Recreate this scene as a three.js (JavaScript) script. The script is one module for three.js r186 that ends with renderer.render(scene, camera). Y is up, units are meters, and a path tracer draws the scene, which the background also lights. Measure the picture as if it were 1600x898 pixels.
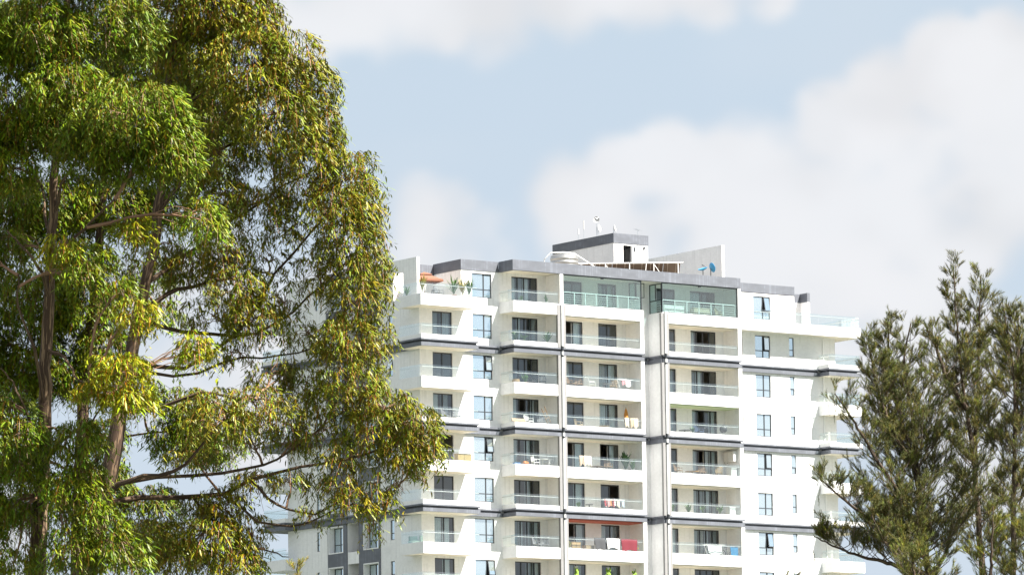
import * as THREE from 'three';
import { mergeGeometries } from 'three/addons/utils/BufferGeometryUtils.js';

// ---------------------------------------------------------------- camera
const scene = new THREE.Scene();
const FOCAL = 8500, PITCH = 0.1287048, ROLL = 0.0129131, EYE = 1.6;
const camera = new THREE.PerspectiveCamera(THREE.MathUtils.radToDeg(2 * Math.atan(449 / FOCAL)), 1600 / 898, 1, 9000);
camera.position.set(0, EYE, 0);
camera.rotation.order = 'YXZ';
camera.rotation.set(PITCH, 0, -ROLL);
camera.updateMatrixWorld();
const renderer = new THREE.WebGLRenderer({ antialias: true });
renderer.toneMapping = THREE.LinearToneMapping;
const EXPOSURE = 3.5;
renderer.toneMappingExposure = EXPOSURE;
renderer.shadowMap.enabled = true;

// ---------------------------------------------------------------- helpers: random, noise
function rng(seed) { let s = seed | 0; return () => { s = (s + 0x6d2b79f5) | 0; let t = Math.imul(s ^ (s >>> 15), 1 | s); t = (t + Math.imul(t ^ (t >>> 7), 61 | t)) ^ t; return ((t ^ (t >>> 14)) >>> 0) / 4294967296; }; }
const clamp = (x, a, b) => Math.min(b, Math.max(a, x)), mixf = (a, b, t) => a + (b - a) * t;
const smooth = (a, b, x) => { const t = clamp((x - a) / (b - a), 0, 1); return t * t * (3 - 2 * t); };
const NT = new Float32Array(65536); { const r = rng(77); for (let i = 0; i < 65536; i++) NT[i] = r(); }
function vnoise(x, y) {
  const xi = Math.floor(x), yi = Math.floor(y), fx = x - xi, fy = y - yi, sx = fx * fx * (3 - 2 * fx), sy = fy * fy * (3 - 2 * fy);
  const a = NT[((yi & 255) << 8) | (xi & 255)], b = NT[((yi & 255) << 8) | ((xi + 1) & 255)], c = NT[(((yi + 1) & 255) << 8) | (xi & 255)], d = NT[(((yi + 1) & 255) << 8) | ((xi + 1) & 255)];
  return mixf(mixf(a, b, sx), mixf(c, d, sx), sy);
}
function fbm(x, y, o) { let s = 0, a = 0.5, n = 0; for (let i = 0; i < o; i++) { s += a * vnoise(x, y); n += a; x = x * 2.03 + 17.3; y = y * 2.03 + 5.1; a *= 0.5; } return s / n; }

// ---------------------------------------------------------------- sky: pale tropical blue with soft fair-weather cloud
const SUN_LOCAL = new THREE.Vector3(0.55, 1.39, 1.0).normalize();           // in the building's axes
const YAW = 0.6262183;
const SUN = SUN_LOCAL.clone().applyAxisAngle(new THREE.Vector3(0, 1, 0), YAW);
{
  const W = 4096, H = 2048, data = new Float32Array(W * H * 4), F = new Float32Array(W * H);
  const sunEl = Math.asin(SUN.y) * 180 / Math.PI, sunAz = Math.atan2(SUN.x, -SUN.z) * 180 / Math.PI;
  // a puff of cloud: azimuth and elevation in degrees, radius in degrees, strength
  function puff(az, el, r, amp, flat = 1) {
    const c = Math.max(0.15, Math.cos(el * Math.PI / 180)), j0 = Math.max(H / 2, Math.floor(((el - r) / 180 + 0.5) * H)), j1 = Math.min(H - 1, Math.ceil(((el + r) / 180 + 0.5) * H));
    const i0 = Math.floor(((az - r / c) / 360 + 0.25) * W), i1 = Math.ceil(((az + r / c) / 360 + 0.25) * W);
    for (let j = j0; j <= j1; j++) {
      const e = ((j + 0.5) / H - 0.5) * 180 - el;
      for (let i = i0; i <= i1; i++) {
        const a = (((i + 0.5) / W - 0.25) * 360 - az) * c, q = 1 - (a * a + e * e * flat) / (r * r);
        if (q > 0) { const at = j * W + ((i % W) + W) % W, v = amp * Math.sqrt(q); F[at] = Math.max(F[at], v) + 0.25 * Math.min(F[at], v) * q; }
      }
    }
  }
  const P = (x, y, r, amp) => puff((x - 800) / 148.35, 7.374 + (449 - y) / 148.35, r / 148.35, amp);
  for (const q of [[430, -30, 105, .75], [560, -20, 105, .85], [690, 0, 95, .9], [800, 8, 92, .9], [900, 0, 85, .9], [1010, -15, 85, .85], [1120, -25, 80, .85], [1210, -15, 60, .7], [760, 50, 70, .5], [620, 60, 60, .42], [480, 50, 70, .45],
    [1050, 245, 66, .85], [968, 262, 62, .85], [870, 292, 78, .8], [1140, 256, 60, .8], [1190, 300, 66, .75], [930, 350, 125, .66], [1060, 340, 125, .66], [790, 350, 80, .5], [1160, 365, 95, .55], [725, 312, 45, .5], [680, 380, 110, .56], [640, 330, 70, .42], [560, 470, 120, .5],
    [1590, 95, 76, .9], [1490, 118, 86, .9], [1390, 158, 80, .85], [1310, 190, 70, .8], [1450, 220, 110, .68], [1570, 210, 140, .68], [1340, 235, 85, .62], [1275, 225, 55, .55], [1650, 150, 150, .8],
    [1390, 500, 85, .62], [1300, 475, 60, .5], [1190, 440, 70, .5], [1470, 500, 60, .5], [1240, 520, 60, .45], [1540, 330, 90, .66], [1560, 340, 150, .56], [1460, 350, 120, .46], [1500, 400, 160, .42], [1330, 330, 110, .44], [1250, 380, 150, .42], [1000, 460, 160, .5], [760, 470, 130, .45], [300, 520, 200, .5], [150, 300, 120, .4]]) P(...q);
  const r = rng(4242);
  for (let n = 0; n < 330; n++) {                                           // the same kind of cloud all round
    const az = r() * 360 - 90, el = 2 + 62 * Math.pow(r(), 1.5);
    const near = Math.hypot(az * Math.cos(el * 0.0175), el - 7.4) < 7.5;
    const size = (1 + el * 0.055) * (0.7 + r() * 1.2), m = 7 + Math.floor(r() * 8);
    for (let k = 0; k < m; k++) { const s = size * (0.5 + 0.6 * r()), dx = (r() - 0.5) * size * 6, dy = (r() - 0.35) * size * 1.6, am = 0.45 + 0.4 * r(); if (!near) puff(az + dx / Math.cos(el * 0.0175), el + dy, s, am, 1.5); }
  }
  let below = [0, 0, 0];
  for (let j = H / 2; j < H; j++) {
    const el = ((j + 0.5) / H - 0.5) * 180, ce = Math.cos(el * Math.PI / 180), se = Math.sin(el * Math.PI / 180);
    const hz = Math.exp(-el / 7.5), hi = smooth(8, 75, el);
    const b0 = mixf(mixf(0.55, 0.20, hi), 0.78, hz * 0.7), b1 = mixf(mixf(0.685, 0.36, hi), 0.81, hz * 0.7), b2 = mixf(mixf(0.815, 0.66, hi), 0.88, hz * 0.7);
    const oct = el < 14 ? 6 : 4;
    for (let i = 0; i < W; i++) {
      const az = ((i + 0.5) / W - 0.25) * 360, at = j * W + i;
      const sx = az * ce, n = fbm(sx * 1.25 + 40, el * 1.6 + 9, oct), f = F[at];
      const al = smooth(0.2, 0.74, f + (n - 0.5) * (f > 0.01 ? 1.15 : 0.5));
      const veil = 0.16 * smooth(0.45, 0.75, fbm(sx * 0.3, el * 0.6 + 30, 3));
      const t = clamp(al * 0.93 + veil, 0, 1), n2 = fbm(sx * 0.5 + 90, el * 0.8 + 3, 3), body = mixf(0.78, 0.88, smooth(0.3, 0.7, n2 * 0.6 + n * 0.4));
      const ca = Math.cos((az - sunAz) * Math.PI / 180) * ce * Math.cos(sunEl * Math.PI / 180) + se * Math.sin(sunEl * Math.PI / 180);
      const glow = 1 + 0.9 * Math.pow(Math.max(0, ca), 24) + 0.18 * Math.max(0, ca);
      const o = at * 4;
      data[o] = mixf(b0, body, t) * glow / EXPOSURE; data[o + 1] = mixf(b1, body * 1.012, t) * glow / EXPOSURE; data[o + 2] = mixf(b2, body * 1.045, t) * glow / EXPOSURE; data[o + 3] = 1;
      if (j < H / 2 + 12) { below[0] += data[o]; below[1] += data[o + 1]; below[2] += data[o + 2]; }
    }
  }
  for (let o = 0; o < W * H * 2; o += 4) { for (let c = 0; c < 3; c++) data[o + c] = below[c] / (12 * W) * 0.6; data[o + 3] = 1; }
  const sky = new THREE.DataTexture(data, W, H, THREE.RGBAFormat, THREE.FloatType);
  sky.mapping = THREE.EquirectangularReflectionMapping; sky.magFilter = THREE.LinearFilter; sky.needsUpdate = true;
  scene.background = sky; scene.environment = sky;
}
// ---------------------------------------------------------------- sun
const sun = new THREE.DirectionalLight(new THREE.Color(1.0, 0.945, 0.86), 5);
sun.position.set(-10, 45, -380).addScaledVector(SUN, 500);
sun.target.position.set(-10, 45, -380);
sun.castShadow = true; sun.shadow.mapSize.set(4096, 4096); sun.shadow.radius = 1;
Object.assign(sun.shadow.camera, { left: -80, right: 80, top: 400, bottom: -400, near: 10, far: 1200 });
sun.name = 'sun'; scene.add(sun, sun.target); sun.target.name = 'sun_target';

// ---------------------------------------------------------------- textures and materials
function tex(w, h, f, srgb = true) {
  const d = new Uint8Array(w * h * 4);
  for (let y = 0; y < h; y++) for (let x = 0; x < w; x++) { const c = f(x / w, y / h), o = (y * w + x) * 4; d[o] = clamp(c[0], 0, 1) * 255; d[o + 1] = clamp(c[1], 0, 1) * 255; d[o + 2] = clamp(c[2], 0, 1) * 255; d[o + 3] = 255; }
  const t = new THREE.DataTexture(d, w, h, THREE.RGBAFormat); t.wrapS = t.wrapT = THREE.RepeatWrapping; t.magFilter = THREE.LinearFilter; t.minFilter = THREE.LinearMipmapLinearFilter; if (srgb) t.colorSpace = THREE.SRGBColorSpace; t.needsUpdate = true; return t;
}
// noise that tiles over the unit square
function tfbm(u, v, f, o) { let s = 0, a = 0.5, n = 0; for (let i = 0; i < o; i++) { const F = f << i, x = u * F, y = v * F, xi = Math.floor(x), yi = Math.floor(y), fx = x - xi, fy = y - yi, g = (p, q) => NT[(((q % F) + i * 37 & 255) << 8) | ((p % F) + i * 61 & 255)], sx = fx * fx * (3 - 2 * fx), sy = fy * fy * (3 - 2 * fy); s += a * mixf(mixf(g(xi, yi), g(xi + 1, yi), sx), mixf(g(xi, yi + 1), g(xi + 1, yi + 1), sx), sy); n += a; a *= 0.5; } return s / n; }
const C = (r, g, b) => new THREE.Color().setRGB(r, g, b);
// white render with faint rain runs
const stuccoMap = tex(1024, 512, (u, v) => { const n = tfbm(u, v, 8, 5), s = tfbm(u, v, 64, 2), run = smooth(0.55, 0.8, tfbm(u, 0.6, 64, 2)) * smooth(0.4, 0.75, tfbm(u, v, 8, 3)), q = 0.94 + 0.08 * (n - 0.5) + 0.04 * (s - 0.5) - 0.045 * run; return [q, q * 0.998, q * 0.992]; });
stuccoMap.repeat.set(1 / 11, 1 / 6.7);
// weathered dark paint: pale lime runs down it, as on the photographed parapet
const trimMap = tex(1024, 256, (u, v) => { const run = smooth(0.58, 0.8, tfbm(u, 0.3, 128, 2)) * smooth(0.3, 0.7, tfbm(u, v, 16, 3)) * 0.6, n = tfbm(u, v, 16, 4), q = 0.78 + 0.14 * (n - 0.5) + run * 0.16; return [q, q, q]; });
trimMap.repeat.set(1 / 11, 1 / 5.3);
const tileMap = tex(256, 256, (u, v) => { const n = tfbm(u, v, 8, 4), q = 0.82 + 0.2 * (n - 0.5); return [q, q * 0.98, q * 0.95]; }); tileMap.repeat.set(0.5, 0.5);
const std = (color, rough = 0.8, extra = {}) => new THREE.MeshStandardMaterial({ color, roughness: rough, metalness: 0, ...extra });
const M = {
  white: std(C(0.845, 0.853, 0.872), 0.85, { map: stuccoMap }),
  cream: std(C(0.84, 0.81, 0.75), 0.85, { map: stuccoMap }),
  trim: std(C(0.182, 0.198, 0.238), 0.6, { map: trimMap }),
  fin: std(C(0.25, 0.25, 0.258), 0.7, { map: stuccoMap }),
  redSoffit: std(C(0.42, 0.1, 0.07), 0.7), greenSoffit: std(C(0.55, 0.66, 0.45), 0.8),
  tile: std(C(0.82, 0.73, 0.6), 0.5, { map: tileMap }),
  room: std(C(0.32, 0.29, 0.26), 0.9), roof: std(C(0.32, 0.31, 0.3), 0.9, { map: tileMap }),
  frame: std(C(0.028, 0.032, 0.038), 0.4), steel: std(C(0.7, 0.71, 0.72), 0.3, { metalness: 0.9 }), tank: std(C(0.5, 0.49, 0.47), 0.38, { metalness: 0.9 }),
  railWhite: std(C(0.75, 0.77, 0.77), 0.4), pipe: std(C(0.8, 0.8, 0.79), 0.45),
  glass: new THREE.MeshPhysicalMaterial({ color: C(0.94, 0.98, 0.98), roughness: 0.02, transmission: 1, thickness: 0, ior: 1.95, metalness: 0 }),
  doorGlass: new THREE.MeshPhysicalMaterial({ color: C(0.80, 0.86, 0.88), roughness: 0.02, transmission: 1, thickness: 0, ior: 1.7, metalness: 0 }),
  mirror: std(C(0.66, 0.77, 0.82), 0.04, { metalness: 0.9 }),
  roomGlass: new THREE.MeshPhysicalMaterial({ color: C(0.80, 0.89, 0.885), roughness: 0.02, transmission: 1, thickness: 0, ior: 2.0, metalness: 0 }),
  curtain: std(C(0.78, 0.79, 0.8), 0.9), curtainGrey: std(C(0.42, 0.43, 0.45), 0.9), curtainTan: std(C(0.6, 0.55, 0.48), 0.9),
};

// ---------------------------------------------------------------- geometry helpers
const numbers = {};
function numbered(name) { const n = numbers[name] = (numbers[name] ?? -1) + 1; return n ? name + '_' + String(n).padStart(3, '0') : name; }
function mesh(name, geo, mat, parent) { const m = new THREE.Mesh(geo, mat); m.name = name; m.castShadow = m.receiveShadow = true; parent.add(m); return m; }
function thing(name, label, category, group) { const g = new THREE.Group(); g.name = numbered(name); g.userData = { label, category }; if (group) g.userData.group = group; scene.add(g); return g; }
function tag(o, label, category, group) { o.userData.label = label; o.userData.category = category; if (group) o.userData.group = group; return o; }
// axis-aligned box with uv in metres
function box(x0, x1, y0, y1, z0, z1) {
  const p = [], n = [], t = [], ix = [];
  const face = (a, b, c, d, nx, ny, nz, uv) => { const k = p.length / 3; for (const q of [a, b, c, d]) { p.push(...q); n.push(nx, ny, nz); t.push(...uv(q)); } ix.push(k, k + 1, k + 2, k, k + 2, k + 3); };
  face([x0, y0, z1], [x1, y0, z1], [x1, y1, z1], [x0, y1, z1], 0, 0, 1, (q) => [q[0], q[1]]);
  face([x1, y0, z0], [x0, y0, z0], [x0, y1, z0], [x1, y1, z0], 0, 0, -1, (q) => [-q[0], q[1]]);
  face([x1, y0, z1], [x1, y0, z0], [x1, y1, z0], [x1, y1, z1], 1, 0, 0, (q) => [-q[2], q[1]]);
  face([x0, y0, z0], [x0, y0, z1], [x0, y1, z1], [x0, y1, z0], -1, 0, 0, (q) => [q[2], q[1]]);
  face([x0, y1, z1], [x1, y1, z1], [x1, y1, z0], [x0, y1, z0], 0, 1, 0, (q) => [q[0], -q[2]]);
  face([x0, y0, z0], [x1, y0, z0], [x1, y0, z1], [x0, y0, z1], 0, -1, 0, (q) => [q[0], q[2]]);
  const g = new THREE.BufferGeometry(); g.setAttribute('position', new THREE.Float32BufferAttribute(p, 3)); g.setAttribute('normal', new THREE.Float32BufferAttribute(n, 3)); g.setAttribute('uv', new THREE.Float32BufferAttribute(t, 2)); g.setIndex(ix); return g;
}
const join = (list) => (list.length === 1 ? list[0] : mergeGeometries(list.some((g) => !g.index) ? list.map((g) => (g.index ? g.toNonIndexed() : g)) : list, false));
// tube through points with a radius at each
function tube(points, radii, sides = 7, cap = true) {
  const p = [], n = [], t = [], ix = [], N = points.length; let len = 0; const up = new THREE.Vector3(0.13, 0.31, 0.94).normalize();
  for (let i = 0; i < N; i++) {
    const a = points[Math.max(0, i - 1)], b = points[Math.min(N - 1, i + 1)], d = b.clone().sub(a).normalize(), x = new THREE.Vector3().crossVectors(d, up).normalize(), y = new THREE.Vector3().crossVectors(d, x);
    if (i) len += points[i].distanceTo(points[i - 1]);
    for (let s = 0; s <= sides; s++) { const an = s / sides * Math.PI * 2, c = Math.cos(an), q = Math.sin(an), r = radii[i]; const nx = x.x * c + y.x * q, ny = x.y * c + y.y * q, nz = x.z * c + y.z * q; p.push(points[i].x + nx * r, points[i].y + ny * r, points[i].z + nz * r); n.push(nx, ny, nz); t.push(s / sides, len); }
  }
  for (let i = 0; i < N - 1; i++) for (let s = 0; s < sides; s++) { const a = i * (sides + 1) + s, b = a + sides + 1; ix.push(a, a + 1, b, b, a + 1, b + 1); }
  if (cap) for (const i of [0, N - 1]) { const k = p.length / 3, o = i * (sides + 1); p.push(points[i].x, points[i].y, points[i].z); n.push(0, 1, 0); t.push(0.5, 0); for (let s = 0; s < sides; s++) i ? ix.push(k, o + s, o + s + 1) : ix.push(k, o + s + 1, o + s); }
  const g = new THREE.BufferGeometry(); g.setAttribute('position', new THREE.Float32BufferAttribute(p, 3)); g.setAttribute('normal', new THREE.Float32BufferAttribute(n, 3)); g.setAttribute('uv', new THREE.Float32BufferAttribute(t, 2)); g.setIndex(ix); return g;
}
const V = (x, y, z) => new THREE.Vector3(x, y, z);
const rod = (a, b, r, sides = 6) => tube([V(...a), V(...b)], [r, r], sides);
// a point of the place at a bearing and height read off the photograph, at a known distance
const RIGHT = V(1, 0, 0).transformDirection(camera.matrixWorld), UPV = V(0, 1, 0).transformDirection(camera.matrixWorld), FWD = V(0, 0, -1).transformDirection(camera.matrixWorld);
function at(x, y, depth) { const d = FWD.clone().multiplyScalar(FOCAL).addScaledVector(RIGHT, x - 800).addScaledVector(UPV, 449 - y); return d.multiplyScalar(depth / -d.z).add(camera.position); }

// ---------------------------------------------------------------- ground
const groundH = (x, z) => 8.3 * smooth(120, 330, Math.hypot(x * 0.5, z)) ;
{
  const S = 5000, N = 160, p = [], t = [], ix = [];
  const map = (k) => { const q = k / N * 2 - 1; return Math.sign(q) * (Math.abs(q) * 300 + Math.pow(Math.abs(q), 4) * (S - 300)); };
  for (let j = 0; j <= N; j++) for (let i = 0; i <= N; i++) { const x = map(i), z = map(j); p.push(x, groundH(x, z), z); t.push(x, z); }
  for (let j = 0; j < N; j++) for (let i = 0; i < N; i++) { const a = j * (N + 1) + i, b = a + N + 1; ix.push(a, b, a + 1, b, b + 1, a + 1); }
  const g = new THREE.BufferGeometry(); g.setAttribute('position', new THREE.Float32BufferAttribute(p, 3)); g.setAttribute('uv', new THREE.Float32BufferAttribute(t, 2)); g.setIndex(ix); g.computeVertexNormals();
  const gm = tex(512, 512, (u, v) => { const n = tfbm(u, v, 4, 6), q = tfbm(u, v, 16, 5), k = smooth(0.45, 0.62, n); return [mixf(0.28, 0.37, k) * (0.7 + 0.6 * q), mixf(0.32, 0.37, k) * (0.7 + 0.6 * q), mixf(0.24, 0.35, k) * (0.7 + 0.6 * q)]; }); gm.repeat.set(1 / 24, 1 / 24);
  const ground = mesh('ground', g, std(C(1, 1, 1), 0.95, { map: gm }), scene); ground.userData.kind = 'structure';
}
// ---------------------------------------------------------------- the apartment building: x along the front, y up, z out of the front wall
const VB = 40, FRONT = 1.8, LW = 1.1, UR = 40.0, REAR = -17.5;               // base below the reference level, bay front, left wall, right end, rear wall
const building = thing('apartment_building', 'white high-rise apartment block with dark slate bands and glass-railed balconies', 'building');
building.position.set(-7.653167, 46.709062 + EYE - VB, -391.33103); building.rotation.y = YAW;
const bx = (u0, u1, v0, v1, n0, n1) => box(u0, u1, v0 + VB, v1 + VB, n0, n1);
const part = (name, geos, mat, parent = building) => mesh(name, join(geos), mat, parent);
const base = (k) => 3 * (1 - k);                                             // level of storey k counted down from the penthouse (0)
// a wall sheet with openings, as one extruded shape: axis 'n' faces the front, axis 'u' faces the left
function wallSheet(axis, a0, a1, v0, v1, holes, out, thick) {
  const s = new THREE.Shape(); const R = (o, x0, y0, x1, y1) => { o.moveTo(x0, y0); o.lineTo(x1, y0); o.lineTo(x1, y1); o.lineTo(x0, y1); o.closePath(); };
  R(s, a0, v0 + VB, a1, v1 + VB);
  for (const h of holes) { const p = new THREE.Path(); R(p, h[0], h[2] + VB, h[1], h[3] + VB); s.holes.push(p); }
  const g = new THREE.ExtrudeGeometry(s, { depth: thick, bevelEnabled: false });
  if (axis === 'n') g.translate(0, 0, out - thick); else { g.rotateY(-Math.PI / 2); g.translate(out + thick, 0, 0); }   // shape x -> z
  return g;
}
const KMAX = 7;
// openings on the front wall
const frontHoles = [], backs = [];
const DOORS = { A: [2.24, 4.02, 2], C: [9.4, 11.78, 4], D1: [14.14, 15.89, 2], D2: [17.32, 19.07, 2], E1: [22.82, 24.57, 2], E2: [26.0, 28.42, 4] };
for (let k = 1; k <= KMAX; k++) {
  const b = base(k);
  for (const d of Object.values(DOORS)) frontHoles.push([d[0], d[1], b + 0.28, b + 2.48]);
  frontHoles.push([5.82, 7.6, b + 0.72, b + 2.5], [32.18, 33.65, b + 0.77, b + 2.5], [35.5, 35.97, b + 1.06, b + 2.5], [30.25, 30.98, b + 0.55, b + 2.2]);
}
part('wall', [wallSheet('n', LW, UR, -VB, 3.3, frontHoles, 0, 0.25)], M.white);
{ // penthouse front wall: the end terrace is open to the sky, so the wall starts at its inner side
  const h = []; const b = 3; for (const q of ['C', 'D1', 'D2', 'E1', 'E2']) h.push([DOORS[q][0], DOORS[q][1], b + 0.45, b + 2.48]);
  h.push([5.82, 7.6, b + 0.72, b + 2.5], [32.05, 33.72, b + 0.74, b + 2.5], [30.25, 30.98, b + 0.55, b + 2.1]);
  part('wall', [wallSheet('n', 4.85, 36.07, 3.3, 5.7, h, 0, 0.25)], M.white);
}
for (let k = 0; k <= KMAX; k++) part('wall_niche', [bx(30.15, 31.1, base(k) + 0.45, base(k) + 2.3, -0.9, -0.85)], M.cream);
// left wall
const leftHoles = [];
for (let k = 0; k <= KMAX; k++) { const b = base(k); if (k) leftHoles.push([-3.98, -3.46, b + 1.0, b + 2.46]); leftHoles.push([-7.35, -5.5, b + 0.6, b + 2.45], [-11.95, -10.1, b + 0.6, b + 2.45], [-13.62, -13.25, b + 0.85, b + 2.3], [-9.5, -8.0, b + 0.28, b + 2.62]); }
leftHoles.push([-3.34, -2.02, 3.5, 5.47]);
part('wall', [wallSheet('u', REAR, -0.252, -VB, 6.4, leftHoles, LW, 0.25)], M.white);
part('wall', [bx(UR - 0.25, UR, -VB, 3.3, REAR, -0.252)], M.white);
part('wall', [bx(LW + 0.252, UR - 0.252, -VB, 3.3, REAR, REAR + 0.25)], M.white);
// inner core, room walls and floors
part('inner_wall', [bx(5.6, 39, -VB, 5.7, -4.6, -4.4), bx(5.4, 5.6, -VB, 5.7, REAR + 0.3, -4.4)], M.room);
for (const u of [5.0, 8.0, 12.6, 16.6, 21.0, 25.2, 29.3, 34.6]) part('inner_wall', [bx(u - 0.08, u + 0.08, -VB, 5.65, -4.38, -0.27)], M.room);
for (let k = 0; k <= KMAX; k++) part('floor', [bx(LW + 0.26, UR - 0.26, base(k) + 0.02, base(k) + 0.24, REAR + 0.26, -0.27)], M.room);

// ---- glazing
const framed = (u0, u1, v0, v1, n, bars, w = 0.06) => [bx(u0, u1, v0, v0 + w, n - 0.05, n), bx(u0, u1, v1 - w, v1, n - 0.05, n), bx(u0, u0 + w, v0 + w, v1 - w, n - 0.05, n), bx(u1 - w, u1, v0 + w, v1 - w, n - 0.05, n), ...bars];
function wavy(u0, u1, v0, v1, n, waves, depth) {
  const g = new THREE.PlaneGeometry(u1 - u0, v1 - v0, Math.max(6, Math.round(waves * 5)), 1), p = g.attributes.position;
  for (let i = 0; i < p.count; i++) { const x = p.getX(i); p.setZ(i, depth * Math.sin((x / (u1 - u0) + 0.5) * waves * 6.283) + depth * 0.4 * Math.sin(x * 9)); }
  g.computeVertexNormals(); g.translate((u0 + u1) / 2, (v0 + v1) / 2 + VB, n); return g;
}
const rg = rng(99);
// sliding door: one frame, a pane for each leaf, curtains behind; look says for each leaf: c white curtain, g grey curtain, t tan curtain, d dark, o slid open
function slidingDoor(u0, u1, v0, v1, leaves, look, n = -0.1) {
  const w = (u1 - u0) / leaves, bars = [];
  for (let i = 1; i < leaves; i++) bars.push(bx(u0 + w * i - 0.045, u0 + w * i + 0.045, v0 + 0.06, v1 - 0.06, n - 0.07, n + 0.012));
  const f = part('door', framed(u0, u1, v0, v1, n, bars, 0.075), M.frame);
  for (let i = 0; i < leaves; i++) {
    const c = look[i % look.length], a = u0 + w * i + 0.03, z = u0 + w * (i + 1) - 0.03;
    if (c !== 'o') part('pane', [bx(a, z, v0 + 0.07, v1 - 0.07, n - 0.035, n - 0.023)], M.doorGlass, f);
    if ('cgt'.includes(c)) part('curtain', [wavy(a + 0.02, z - (rg() < 0.3 ? 0.2 : 0.02), v0 + 0.03, v1 - 0.03, n - 0.28, 3 + Math.floor(rg() * 3), 0.045)], { c: M.curtain, g: M.curtainGrey, t: M.curtainTan }[c], f);
  }
  return f;
}
// two-light window with a low transom; the narrow top sash may stand open
function sashWindow(u0, u1, v0, v1, split, transom, open, n = -0.1) {
  const m = u0 + (u1 - u0) * split, t = v0 + (v1 - v0) * transom;
  const f = part('window', framed(u0, u1, v0, v1, n, [bx(m - 0.045, m + 0.045, v0 + 0.06, v1 - 0.06, n - 0.045, n + 0.004), bx(u0 + 0.06, m - 0.045, t - 0.03, t + 0.03, n - 0.045, n + 0.002), bx(m + 0.045, u1 - 0.06, t - 0.03, t + 0.03, n - 0.045, n + 0.002)]), M.frame);
  part('pane', [bx(u0 + 0.05, m - 0.04, t + 0.02, v1 - 0.05, n - 0.03, n - 0.02)], M.mirror, f);
  part('pane', [bx(u0 + 0.05, m - 0.04, v0 + 0.05, t - 0.02, n - 0.03, n - 0.02)], M.mirror, f);
  part('pane', [bx(m + 0.04, u1 - 0.05, v0 + 0.05, t - 0.02, n - 0.03, n - 0.02)], M.mirror, f);
  if (!open) part('pane', [bx(m + 0.04, u1 - 0.05, t + 0.02, v1 - 0.05, n - 0.03, n - 0.02)], M.mirror, f);
  else { // hung at the top, pushed out at the bottom
    const h = v1 - t - 0.1, w = u1 - m - 0.12, g = join([box(0, w, -h, 0, -0.012, 0.012)]), s = mesh('sash', join([box(0, 0.05, -h, 0, -0.02, 0.02), box(w - 0.05, w, -h, 0, -0.02, 0.02), box(0.05, w - 0.05, -0.05, 0, -0.02, 0.02), box(0.05, w - 0.05, -h, -h + 0.05, -0.02, 0.02)]), M.frame, f);
    const q = mesh('pane', g, M.mirror, f); for (const o of [s, q]) { o.position.set(m + 0.06, v1 - 0.06 + VB, n + 0.03); o.rotation.x = -open; }
  }
  return f;
}
function narrowWindow(axis, a0, a1, v0, v1, out, open) {
  const t = v0 + (v1 - v0) * 0.34, B = (x0, x1, y0, y1, d0, d1) => (axis === 'n' ? bx(x0, x1, y0, y1, out - d1, out - d0) : bx(out + d0, out + d1, y0, y1, x0, x1));
  const f = part('window', [B(a0, a1, v0, v0 + 0.05, 0.08, 0.13), B(a0, a1, v1 - 0.05, v1, 0.08, 0.13), B(a0, a0 + 0.05, v0 + 0.05, v1 - 0.05, 0.08, 0.13), B(a1 - 0.05, a1, v0 + 0.05, v1 - 0.05, 0.08, 0.13), B(a0 + 0.05, a1 - 0.05, t - 0.03, t + 0.03, 0.078, 0.13)], M.frame);
  part('pane', [B(a0 + 0.04, a1 - 0.04, v0 + 0.04, t - 0.02, 0.1, 0.11)], M.mirror, f);
  const g = B(a0 + 0.04, a1 - 0.04, t + 0.02, v1 - 0.04, 0.1, 0.11); const q = part('pane', [g], M.mirror, f);
  if (open) { const y = v1 - 0.05 + VB, m = axis === 'n' ? [0, y, out - 0.08] : [out + 0.08, y, 0]; g.translate(-m[0], -m[1], -m[2]); if (axis === 'n') g.rotateX(-open); else g.rotateZ(-open); g.translate(m[0], m[1], m[2]); }
  return f;
}
const looks = { A: ['', 'gg', 'dd', 'cg', 'do', 'dd', 'cc', 'dc'], C: ['cgcd', 'gcdg', 'dddd', 'codc', 'cdcg', 'ddgd', 'gcgc', 'ddgc'], D1: ['', 'oc', 'td', 'dd', 'oc', 'dc', 'oc', 'gg'], D2: ['', 'dd', 'tc', 'cc', 'oc', 'do', 'cg', 'dg'], E1: ['', 'dd', 'dg', 'dg', 'dd', 'cg', 'dc', 'dd'], E2: ['', 'cood', 'gcod', 'codc', 'cotc', 'cgcg', 'ctcg', 'dddd'] };
for (let k = 1; k <= KMAX; k++) {
  const b = base(k);
  for (const q in DOORS) { const d = DOORS[q]; slidingDoor(d[0], d[1], b + 0.28, b + 2.48, d[2], looks[q][k]); }
  sashWindow(5.82, 7.6, b + 0.72, b + 2.5, 0.62, 0.34, { 2: 0.1, 4: 0.16, 7: 0.2 }[k] ?? 0);
  sashWindow(32.18, 33.65, b + 0.77, b + 2.5, 0.56, 0.33, { 1: 0.06, 4: 0.04, 6: 0.18 }[k] ?? 0);
  narrowWindow('n', 35.5, 35.97, b + 1.06, b + 2.5, 0, k % 2 ? 0 : 0.12);
  narrowWindow('u', -3.98, -3.46, b + 1.0, b + 2.46, LW, k === 2 ? 0.35 : 0);
}
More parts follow.
